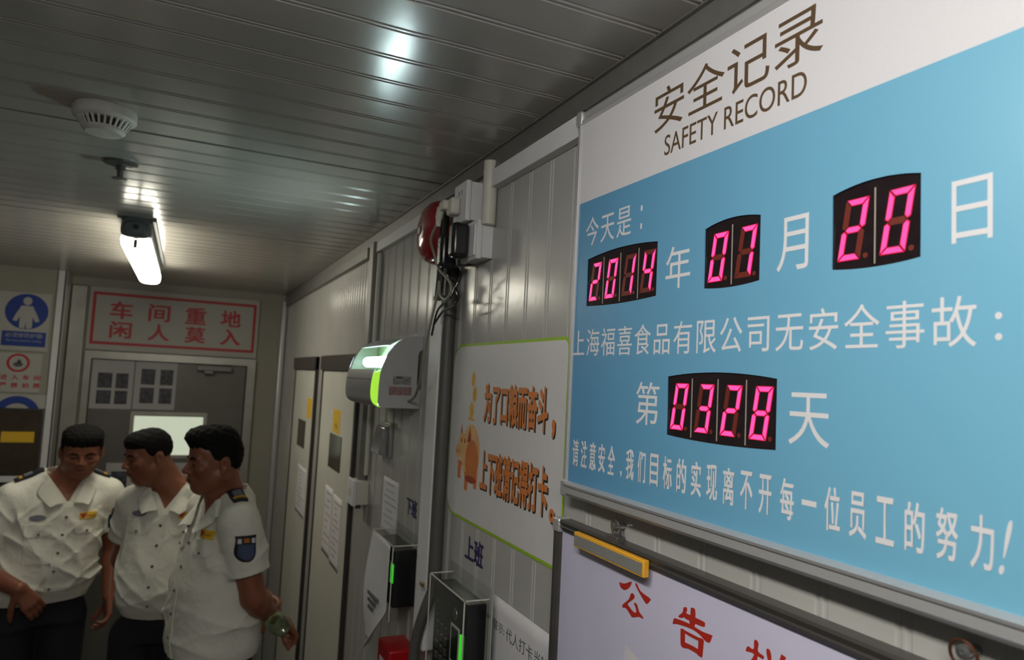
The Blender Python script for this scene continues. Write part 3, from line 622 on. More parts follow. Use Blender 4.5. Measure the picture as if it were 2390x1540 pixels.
# ------------------------------------------------------------------ time clocks in clear covers
def clock(y0, y1, z0, z1, xd, ya, yb, za, zb, xa, label, v0, v1):
    t = thing('time_clock', (0, (y0+y1)/2, z0), label, 'time clock', 'time clocks on the wall')
    MB().box((-xd, y0, z0), (0, y1, z1)).build('body', M['black'], t, bevel=.003)
    def yy(u): return y1+(y0-y1)*u
    def zz(v): return z0+(z1-z0)*v
    MB().box((-xd-.001, yy(.58), zz(v0-.02)), (-xd+.001, yy(.84), zz(v1+.02))).build('screen_frame', M['cream_pvc'], t)
    MB().box((-xd-.0016, yy(.61), zz(v0-.005)), (-xd, yy(.81), zz(v1+.005))).build('screen', M['screen'], t)
    mb = MB()
    for i in range(3):
        for j in range(4): mb.box((-xd-.0025, yy(.12+i*.13), zz(v0-.10+j*.07)), (-xd, yy(.20+i*.13), zz(v0-.06+j*.07)))
    mb.build('keypad', M['alu_dark'], t)
    mb = MB()
    for k in range(4): mb.lathe([(0, -xd-.0012), (.0022, -xd-.001), (.0022, -xd)], (0, yy(.12), zz(.88-.09*k)), 'x', 10)
    mb.build('indicator', M['grey_emblem'], t)
    MB().lathe([(0, -xd-.003), (.012, -xd-.002), (.013, -xd)], (0, yy(.68), zz(v1+.09)), 'x', 20).build('sensor', M['alu_dark'], t, smooth=True)
    MB().box((-xd-.003, yy(.88), zz(v0)), (-xd+.0005, yy(.955), zz(v1))).build('green_light', M['green_led'], t)
    # clear cover, a five-sided box with flange
    mb = MB(); th = .002
    mb.box((-xa, ya, za), (-xa+th, yb, zb)); mb.box((-xa, ya, za), (0, ya+th, zb)); mb.box((-xa, yb-th, za), (0, yb, zb)); mb.box((-xa, ya, zb-th), (0, yb, zb))
    mb.box((-.003, ya-.014, zb), (-.001, yb+.014, zb+.024)); mb.box((-.003, ya-.014, za), (-.001, ya, zb))
    mb.build('clear_cover', M['acrylic'], t)
    mb = MB(); e = .0012
    for (p, q) in (((-xa, ya, zb), (-xa, yb, zb)), ((-xa, ya, za), (-xa, ya, zb)), ((-xa, ya, zb), (0, ya, zb)), ((-xa, yb, zb), (0, yb, zb)), ((-xa, yb, za), (-xa, yb, zb))):
        mb.box([a-e for a in p], [b+e for b in q])
    mb.build('cover_edge', M['cream_pvc'], t)
    for z in (zb-.03, za+.03): MB().lathe([(0, -.006), (.0035, -.005), (.0035, -.002)], (0, ya-.007, z), 'x', 12).build('screw', M['chrome'], t, smooth=True)
    return t
clock(1.884, 2.085, 1.325, 1.478, .062, 1.878, 2.100, 1.295, 1.492, .071, 'farther black time clock in a clear box behind the white trunking', .42, .74)
clock(1.392, 1.590, 1.150, 1.480, .047, 1.383, 1.605, 1.130, 1.492, .056, 'nearer black time clock with keypad in a clear box below the poster', .60, .80)
t = thing('notice_paper', (-.074, 1.98, 1.19), 'large white paper hanging over the farther time clock, lower corner curled up', 'paper')
n = 24; vs_ = []; fs = []
for j in range(n+1):
    for i in range(n+1):
        u, v = i/n, j/n             # u: 0 far edge .. 1 near edge, v: 0 bottom .. 1 top
        y = 2.105+(1.888-2.105)*u; z = 1.180+(1.492-1.180)*v
        k = max(0, (u*.60+(1-v))-1.16)
        x = -.0735-.012*math.sin(PI*min(1, (1-v)*1.1))*(1-.3*u)-.16*k-.004*math.sin(5*v+2*u)
        vs_.append((x, y-.02*k, z+.10*k))
for j in range(n):
    for i in range(n): a = j*(n+1)+i; fs.append((a, a+1, a+n+2, a+n+1))
o = MB().add(vs_, fs).build('sheet', M['paper'], t, smooth=True); sd = o.modifiers.new('thickness', 'SOLIDIFY'); sd.thickness = .0005
mb = MB()
for k in range(3):
    z = 1.325-.018*k; mb.box((-.0885, 2.055-.006*k, z-.004), (-.0800, 1.955+.02*k, z+.004))
mb.build('print', M['grey_ink'], t)
t = thing('red_box', (0, 1.87, 1.10), 'red plastic box low on the wall under the farther time clock', 'box')
MB().box((-.075, 1.842, 1.08), (0, 1.958, 1.228)).build('body', M['red_box'], t, bevel=.006, seg=3)
MB().box((-.0765, 1.87, 1.12), (-.0745, 1.93, 1.19)).build('face_label', M['poster'], t)

# ------------------------------------------------------------------ pipes, switch box beside the white doors
one(MB().box((-.030, 2.500, 1.575), (0, 2.560, 2.437)).build('cable_trunking', M['alu_trim'], bevel=.004), 'grey vertical trunking from the ceiling to the switch box', 'trunking')
one(MB().tube([(-.012, 2.472, 2.39), (-.012, 2.472, 2.0), (-.012, 2.472, 1.60)], .008, 12, smooth=2).build('conduit_pipe', M['cream_pvc'], smooth=True), 'thin cream pipe beside the grey vertical trunking', 'pipe')
t = thing('switch_box', (0, 2.51, 1.495), 'cream switch box on the wall right of the nearer white door', 'switch')
MB().box((-.045, 2.462, 1.497), (0, 2.560, 1.578)).build('back_box', M['cream_pvc'], t, bevel=.003)
MB().box((-.056, 2.458, 1.493), (-.044, 2.564, 1.582)).build('face_plate', M['white_pvc'], t, bevel=.003)
MB().box((-.058, 2.495, 1.525), (-.055, 2.53, 1.552)).build('rocker', M['cream_pvc'], t)
MB().lathe([(0, 1.493), (.012, 1.493), (.010, 1.478), (0, 1.478)], (-.025, 2.51, 0), 'z', 14).build('gland', M['grey_pvc'], t, smooth=True)

def side_door(idx, y0, y1):
    t = tag(bpy.data.objects.new('door_%d' % idx, None), kind='structure'); C.objects.link(t); t.location = (0, (y0+y1)/2, 0)
    MB().box((-.012, y0+.02, 0), (.0, y1-.02, 1.985)).build('door_leaf', M['door'], t)
    mb = MB(); mb.box((-.016, y0, 0), (0, y0+.022, 2.03)); mb.box((-.016, y1-.026, 0), (0, y1, 2.03)); mb.build('door_frame', M['brown_dark'], t)
    MB().box((-.026, y0, 1.965), (0, y1, 2.032)).build('door_head', M['brown_dark'], t, bevel=.002)
    MB().box((-.0150, y0+.225, 1.545), (-.0118, y0+.47, 1.690)).build('window', M['brown_glass'], t)
    return t
side_door(2, 2.692, 3.455); side_door(3, 3.635, 4.365)
one(MB().box((-.0128, 2.970, 1.697), (-.0120, 3.125, 1.797)).build('yellow_sticker', M['yellow_tag']), 'yellow sticker above the window of the nearer white door', 'sticker', 'yellow door stickers')
one(MB().box((-.0128, 3.70, 1.712), (-.0120, 3.85, 1.815)).build('yellow_sticker', M['yellow_tag']), 'yellow sticker above the window of the farther white door', 'sticker', 'yellow door stickers')
for yy, k in ((2.985, 0), ):
    text('小心', (3.075, 3.02, 1.715, 1.745), 'R', -.0129, M['grey_ink'], bpy.data.objects['yellow_sticker'], 'print')
sheet('notice_paper', 3.19, 3.02, 1.175, 1.462, -.012, 'left printed paper on the nearer white door', 8, 0, two=True, group='papers on the nearer white door', seed=5)
sheet('notice_paper', 3.005, 2.83, 1.165, 1.450, -.012, 'right printed paper on the nearer white door', 10, 0, two=True, group='papers on the nearer white door', seed=8)
sheet('notice_paper', 4.02, 3.72, 1.20, 1.450, -.012, 'printed paper on the farther white door', 9, 0, two=True, seed=9)

# ------------------------------------------------------------------ end wall: sign, door, papers
t = thing('warning_sign', (-.69, 5.1, 2.025), 'white warning sign with red border and red characters over the end door', 'sign')
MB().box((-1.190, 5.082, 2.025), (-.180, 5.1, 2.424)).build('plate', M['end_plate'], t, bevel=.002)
def frm(l, r, b, tt, wd): return [[(l, b), (r, b), (r, tt), (l, tt)], [(l+wd, b+wd), (r-wd, b+wd), (r-wd, tt-wd), (l+wd, tt-wd)]]
flat(frm(-1.170, -.200, 2.062, 2.392, .018), 'E', 5.082, .001, M['red_sign'], t, 'border')
for k, ch in enumerate('车间重地'): text(ch, (-1.072+k*.2165, -.945+k*.2165, 2.228, 2.340), 'E', 5.082, M['red_sign'], t, offset=.02)
for k, ch in enumerate('闲人莫入'): text(ch, (-1.066+k*.2165, -.942+k*.2165, 2.105, 2.212), 'E', 5.082, M['red_sign'], t, offset=.02)
d = tag(bpy.data.objects.new('door_1', None), kind='structure'); C.objects.link(d); d.location = (-.69, 5.1, 0)
flat([[(-1.185, 0), (-1.185, 2.018), (-.180, 2.018), (-.180, 0), (-.232, 0), (-.232, 1.972), (-1.148, 1.972), (-1.148, 0)]], 'E', 5.1, .035, M['steel'], d, 'door_frame')
flat([[(-1.148, .01), (-1.148, 1.972), (-.232, 1.972), (-.232, .01)], [(-.895, 1.36), (-.895, 1.62), (-.468, 1.62), (-.468, 1.36)]], 'E', 5.098, .015, M['door_grey'], d, 'door_leaf')
mb = MB(); mb.box((-1.149, 5.078, .01), (-1.143, 5.084, 1.972)); mb.box((-.240, 5.078, .01), (-.232, 5.084, 1.972)); mb.box((-1.149, 5.078, 1.966), (-.232, 5.084, 1.974)); mb.build('door_gap', M['dark_gap'], d)
flat(frm(-.905, -.458, 1.35, 1.648, .022), 'E', 5.083, .008, M['steel'], d, 'window_frame')
MB().box((-.9, 5.096, 1.36), (-.46, 5.0985, 1.63)).build('window_pane', M['window_lit'], d)
mb = MB(); mb.box((-.545, 5.040, 1.925), (-.33, 5.083, 1.962)); mb.box((-.50, 5.036, 1.905), (-.44, 5.06, 1.930)); mb.build('door_closer', M['alu_dark'], d, bevel=.004)
def photo_sheet(l, r, b, tt, quads, label, group=None):
    t = thing('photo_sheet', ((l+r)/2, 5.083, b), label, 'paper', group)
    MB().box((l, 5.0815, b), (r, 5.083, tt)).build('sheet', M['paper_end'], t)
    for q in quads: MB().box((q[0], 5.0808, q[2]), (q[1], 5.0818, q[3])).build('photograph', M['photo'], t)
photo_sheet(-1.140, -.908, 1.660, 1.966, [(-1.105, -1.025, 1.79, 1.885), (-1.005, -.935, 1.79, 1.885), (-1.105, -1.025, 1.69, 1.775), (-1.005, -.935, 1.69, 1.775)], 'white sheet with four smaller dark photos, left on the end door', 'sheets with four photos on the end door')
photo_sheet(-.900, -.660, 1.662, 1.970, [(-.865, -.785, 1.82, 1.92), (-.755, -.68, 1.82, 1.92), (-.865, -.785, 1.70, 1.80), (-.755, -.68, 1.70, 1.80)], 'white sheet with four larger dark photos, right of the other photo sheet', 'sheets with four photos on the end door')
photo_sheet(-1.015, -.855, 1.06, 1.322, [(-.985, -.895, 1.12, 1.27)], 'white sheet with one dark photo low on the end door')
photo_sheet(-.68, -.47, 1.06, 1.322, [(-.65, -.50, 1.12, 1.22)], 'white sheet low on the end door below the lit window')
# left return wall posters
yL = 4.85
t = thing('blue_mandatory_sign', (-1.5, yL, 1.99), 'white sign with blue disc showing a white protective suit', 'sign')
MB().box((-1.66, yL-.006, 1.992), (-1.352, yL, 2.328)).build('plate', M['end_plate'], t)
flat([ell(-1.467, 2.219, .105, .103, 40)], 'E', yL-.006, .001, M['blue_sign'], t, 'disc')
mb = MB()
for poly in (ell(-1.467, 2.280, .022, .024, 16), [(-1.495, 2.252), (-1.440, 2.252), (-1.410, 2.190), (-1.402, 2.165), (-1.422, 2.160), (-1.436, 2.190), (-1.436, 2.125), (-1.463, 2.118), (-1.467, 2.165), (-1.471, 2.118), (-1.498, 2.125), (-1.498, 2.190), (-1.512, 2.160), (-1.532, 2.165), (-1.524, 2.190)]):
    mb.prism(poly, 'y', yL-.007, yL-.0085)
mb.build('figure', M['end_plate'], t)
flat([[(-1.576, 2.018), (-1.363, 2.018), (-1.363, 2.103), (-1.576, 2.103)]], 'E', yL-.006, .001, M['blue_sign'], t, 'caption_panel')
text('必须穿防护服', (-1.560, -1.380, 2.068, 2.094), 'E', yL-.007, M['end_plate'], t, 'lettering')
text('Must wear protective clothing', (-1.555, -1.385, 2.042, 2.056), 'E', yL-.007, M['end_plate'], t, 'lettering')
t = thing('red_prohibition_sign', (-1.5, yL, 1.75), 'white sign with small red prohibition ring and two rows of red characters', 'sign')
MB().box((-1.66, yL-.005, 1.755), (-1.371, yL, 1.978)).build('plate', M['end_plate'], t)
flat([ell(-1.484, 1.922, .056, .053, 32), ell(-1.484, 1.922, .043, .041, 32)], 'E', yL-.005, .001, M['red_sign'], t, 'ring')
mb = MB(); mb.prism(ell(-1.484, 1.913, .024, .014, 14), 'y', yL-.005, yL-.006); mb.prism(ell(-1.480, 1.931, .010, .012, 12), 'y', yL-.005, yL-.006); mb.build('pictogram', M['grey_ink'], t)
for k, ch in enumerate('进入车间'): text(ch, (-1.563+k*.0535, -1.530+k*.0535, 1.825, 1.853), 'E', yL-.005, M['red_sign'], t, offset=.02)
for k, ch in enumerate('严禁拍照'): text(ch, (-1.563+k*.0535, -1.530+k*.0535, 1.780, 1.808), 'E', yL-.005, M['red_sign'], t, offset=.02)
t = thing('blue_ring_poster', (-1.47, yL, 1.5), 'white poster with thick blue ring partly hidden by the dark panel', 'poster')
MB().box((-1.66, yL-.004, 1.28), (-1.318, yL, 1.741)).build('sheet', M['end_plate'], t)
flat([ell(-1.468, 1.630, .110, .103, 40), ell(-1.468, 1.628, .070, .063, 40)], 'E', yL-.004, .001, M['blue_sign'], t, 'ring')
t = thing('wall_cabinet', (-1.55, 4.82, .9), 'dark brown wall cabinet with a yellow sticker, left behind the men', 'cabinet')
MB().box((-1.80, 4.80, .80), (-1.330, 4.844, 1.664)).build('body', M['brown_dark'], t, bevel=.003)
MB().box((-1.80, 4.790, 1.253), (-1.325, 4.801, 1.286)).build('rail', M['white_pvc'], t)
MB().box((-1.79, 4.796, 1.295), (-1.34, 4.8005, 1.655)).build('glass_panel', M['brown_glass'], t)
MB().box((-1.521, 4.7945, 1.474), (-1.364, 4.7962, 1.534)).build('sticker', M['yellow_tag'], t)

# ------------------------------------------------------------------ people: smooth implicit surfaces turned into meshes
class Field:
    def __init__(s, lo, hi, h):
        s.lo = np.array(lo, np.float32); s.h = h
        s.n = np.ceil((np.array(hi)-np.array(lo))/h).astype(int)+1
        s.F = np.full(s.n, 1.0, np.float32)
    def block(s, lo, hi):
        a = np.clip(np.floor((np.array(lo)-s.lo)/s.h).astype(int), 0, s.n-1); b = np.clip(np.ceil((np.array(hi)-s.lo)/s.h).astype(int)+1, 1, s.n)
        if (b <= a).any(): return None
        sl = tuple(slice(i, j) for i, j in zip(a, b))
        X, Y, Z = [(s.lo[k]+s.h*np.arange(a[k], b[k], dtype=np.float32)) for k in range(3)]
        return sl, X[:, None, None], Y[None, :, None], Z[None, None, :]
    def comb(s, sl, d, k, mode):
        f = s.F[sl]
        if mode == 'add':
            if k: hh = np.maximum(k-np.abs(f-d), 0)/k; s.F[sl] = np.minimum(f, d)-hh*hh*k*.25
            else: s.F[sl] = np.minimum(f, d)
        elif mode == 'sub':
            d = -d
            if k: hh = np.maximum(k-np.abs(f-d), 0)/k; s.F[sl] = np.maximum(f, d)+hh*hh*k*.25
            else: s.F[sl] = np.maximum(f, d)
    def ell(s, c, r, k=.01, mode='add', R=None):
        c = np.array(c, float); r = np.array(r, float); e = (max(r) if R is not None else r)+k+3*s.h
        B = s.block(c-e, c+e)
        if B is None: return
        sl, X, Y, Z = B; x, y, z = X-c[0], Y-c[1], Z-c[2]
        if R is not None:
            x, y, z = R[0][0]*x+R[1][0]*y+R[2][0]*z, R[0][1]*x+R[1][1]*y+R[2][1]*z, R[0][2]*x+R[1][2]*y+R[2][2]*z
        k0 = np.sqrt((x/r[0])**2+(y/r[1])**2+(z/r[2])**2)+1e-9; k1 = np.sqrt((x/r[0]**2)**2+(y/r[1]**2)**2+(z/r[2]**2)**2)+1e-9
        d = k0*(k0-1)/k1
        s.comb(sl, np.clip(d, -1, 1), k, mode)
    def cap(s, a, b, ra, rb, k=.01, mode='add', sq=None):
        a = np.array(a, float); b = np.array(b, float); rm = max(ra, rb)+k+3*s.h
        B = s.block(np.minimum(a, b)-rm, np.maximum(a, b)+rm)
        if B is None: return
        sl, X, Y, Z = B; ab = b-a; L = (ab*ab).sum()+1e-12
        t = np.clip(((X-a[0])*ab[0]+(Y-a[1])*ab[1]+(Z-a[2])*ab[2])/L, 0, 1)
        d = np.sqrt((X-a[0]-t*ab[0])**2+(Y-a[1]-t*ab[1])**2+(Z-a[2]-t*ab[2])**2)-(ra+(rb-ra)*t)
        s.comb(sl, d, k, mode)
    def torso(s, T, k=.02, grow=0.0, p=2.4, mode='add', fold=None):
        T = np.array(T); z0, z1 = T[0, 0], T[-1, 0]
        am = T[:, 1].max()+k+.03; bm_ = T[:, 2].max()+np.abs(T[:, 3]).max()+k+.03
        cxm = np.abs(T[:, 4]).max()
        B = s.block((-am-cxm, -bm_, z0-.02), (am+cxm, bm_, z1+.02))
        sl, X, Y, Z = B; zz = Z.ravel()
        def sm(col):     # smooth interpolation through the table
            v = np.interp(zz, T[:, 0], T[:, col])
            kk = max(1, int(.02/s.h)); ker = np.ones(2*kk+1)/(2*kk+1); return np.convolve(np.pad(v, kk, mode='edge'), ker, 'valid')
        a, b, cy, cx = [sm(c)[None, None, :].astype(np.float32) for c in (1, 2, 3, 4)]
        a = a+grow; b = b+grow
        u = np.abs((X-cx)/a); v = np.abs((Y-cy)/b)
        q = (u**p+v**p)**(1/p)
        d = (q-1)*np.minimum(a, b)
        if fold is not None: d = d+fold(X, Y, Z)
        d = np.maximum(d, np.maximum(z0-Z, Z-z1))
        s.comb(sl, d, k, mode)
    def depth(s, axis, sign, A, Bc, smooth=True):
        # first surface met when coming from `sign` side along `axis`, at the coordinates (A, Bc) on the other two axes
        oth = [i for i in range(3) if i != axis]
        ia = np.clip((np.asarray(A)-s.lo[oth[0]])/s.h, 0, s.n[oth[0]]-1.01); ib = np.clip((np.asarray(Bc)-s.lo[oth[1]])/s.h, 0, s.n[oth[1]]-1.01)
        i0, j0 = ia.astype(int), ib.astype(int); fa, fb = (ia-i0)[..., None], (ib-j0)[..., None]
        G = np.moveaxis(s.F, axis, 2)
        col = (G[i0, j0]*(1-fa)*(1-fb)+G[i0+1, j0]*fa*(1-fb)+G[i0, j0+1]*(1-fa)*fb+G[i0+1, j0+1]*fa*fb)
        if sign > 0: col = col[..., ::-1]
        ins = col < 0; k = np.argmax(ins, -1); k = np.maximum(k, 1)
        f1 = np.take_along_axis(col, k[..., None], -1)[..., 0]; f0 = np.take_along_axis(col, k[..., None]-1, -1)[..., 0]
        pos = (k-1)+np.clip(f0/(f0-f1+1e-9), 0, 1)
        pos = np.where(ins.any(-1), pos, np.nan)
        if sign > 0: pos = (s.n[axis]-1)-pos
        return s.lo[axis]+s.h*pos
    def mesh(s, name):
        F = s.F; S_ = F < 0
        c = np.zeros(np.array(F.shape)-1, np.int8)
        for i in (0, 1):
            for j in (0, 1):
                for k in (0, 1): c += S_[i:F.shape[0]-1+i, j:F.shape[1]-1+j, k:F.shape[2]-1+k]
        act = np.argwhere((c > 0) & (c < 8)); idx = np.full(c.shape, -1, np.int32); idx[tuple(act.T)] = np.arange(len(act))
        acc = np.zeros((len(act), 3), np.float32); cnt = np.zeros(len(act), np.float32)
        cor = [(i, j, k) for i in (0, 1) for j in (0, 1) for k in (0, 1)]
        val = {q: F[act[:, 0]+q[0], act[:, 1]+q[1], act[:, 2]+q[2]] for q in cor}
        for a in range(3):
            for q in cor:
                if q[a] == 1: continue
                q2 = list(q); q2[a] = 1; q2 = tuple(q2); f0, f1 = val[q], val[q2]; e = (f0 < 0) != (f1 < 0)
                t = np.where(e, f0/(f0-f1+1e-12), 0)
                p = np.tile(np.array(q, np.float32), (len(act), 1)); p[:, a] = t
                acc += p*e[:, None]; cnt += e
        V = (act+acc/cnt[:, None])*s.h+s.lo
        Q = []
        for a in range(3):
            b, d = (a+1) % 3, (a+2) % 3
            s0 = [slice(None)]*3; s1 = [slice(None)]*3; s0[a] = slice(0, -1); s1[a] = slice(1, None)
            A, Bb = S_[tuple(s0)], S_[tuple(s1)]
            e = np.argwhere(A != Bb); e = e[(e[:, b] > 0) & (e[:, d] > 0) & (e[:, b] < F.shape[b]-1) & (e[:, d] < F.shape[d]-1)]
            ins = A[tuple(e.T)]
            def at(db, dd):
                q = e.copy(); q[:, b] += db; q[:, d] += dd; return idx[tuple(q.T)]
            quad = np.stack([at(-1, -1), at(0, -1), at(0, 0), at(-1, 0)], 1)
            quad[~ins] = quad[~ins][:, ::-1]; Q.append(quad)
        Q = np.concatenate(Q); Q = Q[(Q >= 0).all(1)]
        me = bpy.data.meshes.new(name); me.vertices.add(len(V)); me.vertices.foreach_set('co', V.astype(np.float32).ravel())
        me.loops.add(len(Q)*4); me.loops.foreach_set('vertex_index', Q.astype(np.int32).ravel())
        me.polygons.add(len(Q)); me.polygons.foreach_set('loop_start', np.arange(0, len(Q)*4, 4, dtype=np.int32))
        me.polygons.foreach_set('use_smooth', [True]*len(Q)); me.update(calc_edges=True); me.validate()
        return me

def rot(ax, deg):
    return np.array(Matrix.Rotation(math.radians(deg), 3, ax))
class Head:
    # local head: origin at ear level in the middle of the skull, facing -y
    def __init__(s, org, yaw=0, pitch=0, roll=0, sc=1.0, wide=1.0):
        s.o = np.array(org, float); s.R = rot('Z', yaw)@rot('X', pitch)@rot('Y', roll); s.k = sc; s.w = wide
    def p(s, x, y, z): return s.o+s.R@(np.array([x*s.w, y, z])*s.k)
    def ell(s, F, c, r, k=.01, mode='add'): F.ell(s.p(*c), np.array(r)*s.k*[s.w, 1, 1], k, mode, s.R)
    def cap(s, F, a, b, ra, rb, k=.01, mode='add'): F.cap(s.p(*a), s.p(*b), ra*s.k, rb*s.k, k, mode)
def build_head(F, H, fat=1.0):
    f = fat
    H.ell(F, (0, .008, .036), (.075, .089, .083), .02)
    H.ell(F, (0, -.026, -.030), (.060*f, .066, .084), .03)
    H.ell(F, (0, -.060, -.094), (.027*f, .024, .021), .025)
    for s in (-1, 1):
        H.cap(F, (s*.052*f, .004, -.052), (s*.024*f, -.055, -.094), .020, .016, .025)
        H.ell(F, (s*.041, -.064, -.020), (.024*f, .020, .020), .02)
        H.cap(F, (s*.012, -.087, .019), (s*.046, -.074, .019), .0085, .008, .012)
    H.ell(F, (0, -.060, .050), (.052, .030, .032), .02)
    for s in (-1, 1):
        H.ell(F, (s*.031, -.094, .001), (.017, .013, .010), .012, 'sub')
        H.ell(F, (s*.031, -.0765, .000), (.0135, .0115, .0105), .004)
    H.cap(F, (0, -.085, .014), (0, -.108, -.024), .0068, .0105, .010)
    H.ell(F, (0, -.107, -.029), (.012, .012, .010), .006)
    for s in (-1, 1): H.ell(F, (s*.0125, -.097, -.032), (.0085, .0105, .0080), .006)
    H.ell(F, (0, -.083, -.058), (.028, .014, .020), .012)
    H.ell(F, (0, -.0925, -.0555), (.023, .0095, .0060), .005)
    H.ell(F, (0, -.0915, -.0675), (.020, .0095, .0065), .005)
    H.cap(F, (-.023, -.097, -.0618), (.023, -.097, -.0618), .0022, .0022, .004, 'sub')
    for s in (-1, 1):
        H.ell(F, (s*.077, .016, -.006), (.010, .020, .032), .008)
        H.ell(F, (s*.086, .008, -.004), (.006, .009, .017), .004, 'sub')
        H.ell(F, (s*.074, .008, -.034), (.008, .010, .010), .006)
def hair_mesh(H, style, h=.0035):
    c = H.o; F = Field(c-.17, c+.19, h)
    H.ell(F, (0, .008, .039), (.0800, .0940, .0865), .02)
    if style == 'quiff':
        H.ell(F, (0, -.060, .095), (.066, .050, .034), .03); H.ell(F, (.0, -.006, .102), (.072, .078, .038), .03)
        H.ell(F, (0, .060, .02), (.072, .036, .064), .02)
    elif style == 'full':
        H.ell(F, (0, -.045, .088), (.066, .050, .036), .03); H.ell(F, (0, .010, .095), (.074, .085, .042), .03)
    elif style == 'crop': H.ell(F, (0, -.050, .076), (.064, .045, .036), .03)
    # cut the face: everything in front of and under the hairline
    sl, X, Y, Z = F.block(c-.17, c+.19); x, y, z = X-c[0], Y-c[1], Z-c[2]; R = H.R; k = H.k
    lx = (R[0][0]*x+R[1][0]*y+R[2][0]*z)/k; ly = (R[0][1]*x+R[1][1]*y+R[2][1]*z)/k; lz = (R[0][2]*x+R[1][2]*y+R[2][2]*z)/k
    front = {'quiff': .052, 'full': .050, 'crop': .048}[style]
    line = np.where(ly < -.040, front-.10*np.abs(lx)*0, np.where(ly < -.012, front-(ly+.040)*2.2, np.where(ly < .026, -.004-(.03 if style == 'quiff' else .016)*(ly < -.0), -.060)))
    line = np.where(ly >= .026, np.maximum(-.072, .022-(ly-.026)*3.6), line)
    nz = .0010*(np.sin(170*lx+40*lz)*np.sin(150*ly+30*lx)+np.sin(310*lx+90*ly)*.6+np.sin(260*lz+120*ly)*.6)
    d = np.maximum(F.F[sl]+nz*(1.6 if style == 'quiff' else 1), (line-lz)*k*.6)
    F.F[sl] = d
    return F.mesh('hair')
def hand(F, wrist, fwd, palm_n, side, curl=35, sc=1.0, spread=.02):
    # wrist point, finger direction, palm normal (the way fingers curl), thumb side
    f = np.array(fwd, float); f /= np.linalg.norm(f); n = np.array(palm_n, float); n -= f*n.dot(f); n /= np.linalg.norm(n); s = np.cross(f, n)*side
    w0 = np.array(wrist, float)
    for q, L in ((-.028, .078), (-.0095, .084), (.009, .083), (.027, .078)):
        F.cap(w0+f*.006+s*q*.55, w0+f*L+s*q, .0135*sc, .0110*sc, .012)
    for i, (q, ln) in enumerate(((-.028, .058), (-.0095, .071), (.009, .076), (.027, .068))):
        p = w0+f*.082+s*q; a = curl*(1.05-.08*i); ang = a*.6; d0 = f+s*spread*(i-1.5)
        d0 /= np.linalg.norm(d0)
        for L, r0, r1 in ((.44, .0098, .0090), (.31, .0090, .0082), (.25, .0082, .0070)):
            dd = d0*math.cos(math.radians(ang))+n*math.sin(math.radians(ang)); e = p+dd*ln*L*1.05
            F.cap(p, e, r0*sc, r1*sc, .003); p = e; ang += a
    p = w0+f*.020+s*.024; d = f*.60+s*.72+n*.35; d /= np.linalg.norm(d)
    for L, r0, r1 in ((.040, .0150, .0120), (.034, .0115, .0100), (.026, .0100, .0078)):
        e = p+d*L; F.cap(p, e, r0*sc, r1*sc, .006); p = e; d = d*.9+f*.28+n*.22; d /= np.linalg.norm(d)
def patch(F, axis, sign, cen, size, nu, nv, off, shape=None, tilt=0.0, th=.0022):
    # a thin piece lying on the surface of F; returns MB
    u = np.linspace(-.5, .5, nu); v = np.linspace(-.5, .5, nv); U, V = np.meshgrid(u, v, indexing='ij')
    Wd = np.ones_like(V) if shape is None else shape(V); a = U*size[0]*Wd; b = V*size[1]
    ct, st = math.cos(math.radians(tilt)), math.sin(math.radians(tilt))
    A, Bc = cen[0]+a*ct-b*st, cen[1]+a*st+b*ct
    D = F.depth(axis, sign, A, Bc)
    D = np.where(np.isnan(D), np.nanmean(D), D)
    for _ in range(2):
        Dp = np.pad(D, 1, mode='edge'); D = (Dp[1:-1, 1:-1]*2+Dp[:-2, 1:-1]+Dp[2:, 1:-1]+Dp[1:-1, :-2]+Dp[1:-1, 2:])/6
    def lay(o):
        P = np.empty(A.shape+(3,)); oth = [i for i in range(3) if i != axis]
        P[..., oth[0]] = A; P[..., oth[1]] = Bc; P[..., axis] = D+sign*o; return P.reshape(-1, 3)
    t, bt = lay(off+th), lay(off-.004); N = nu*nv; fs = []
    for i in range(nu-1):
        for j in range(nv-1):
            q = (i*nv+j, (i+1)*nv+j, (i+1)*nv+j+1, i*nv+j+1); fs += [q, tuple(N+k for k in q[::-1])]
    edge = [(i, 0) for i in range(nu)]+[(nu-1, j) for j in range(1, nv)]+[(i, nv-1) for i in range(nu-2, -1, -1)]+[(0, j) for j in range(nv-2, 0, -1)]
    ids = [i*nv+j for i, j in edge]
    for k in range(len(ids)): p, q = ids[k], ids[(k+1) % len(ids)]; fs.append((p, q, N+q, N+p))
    return MB().add([tuple(p) for p in np.concatenate([t, bt])], fs)

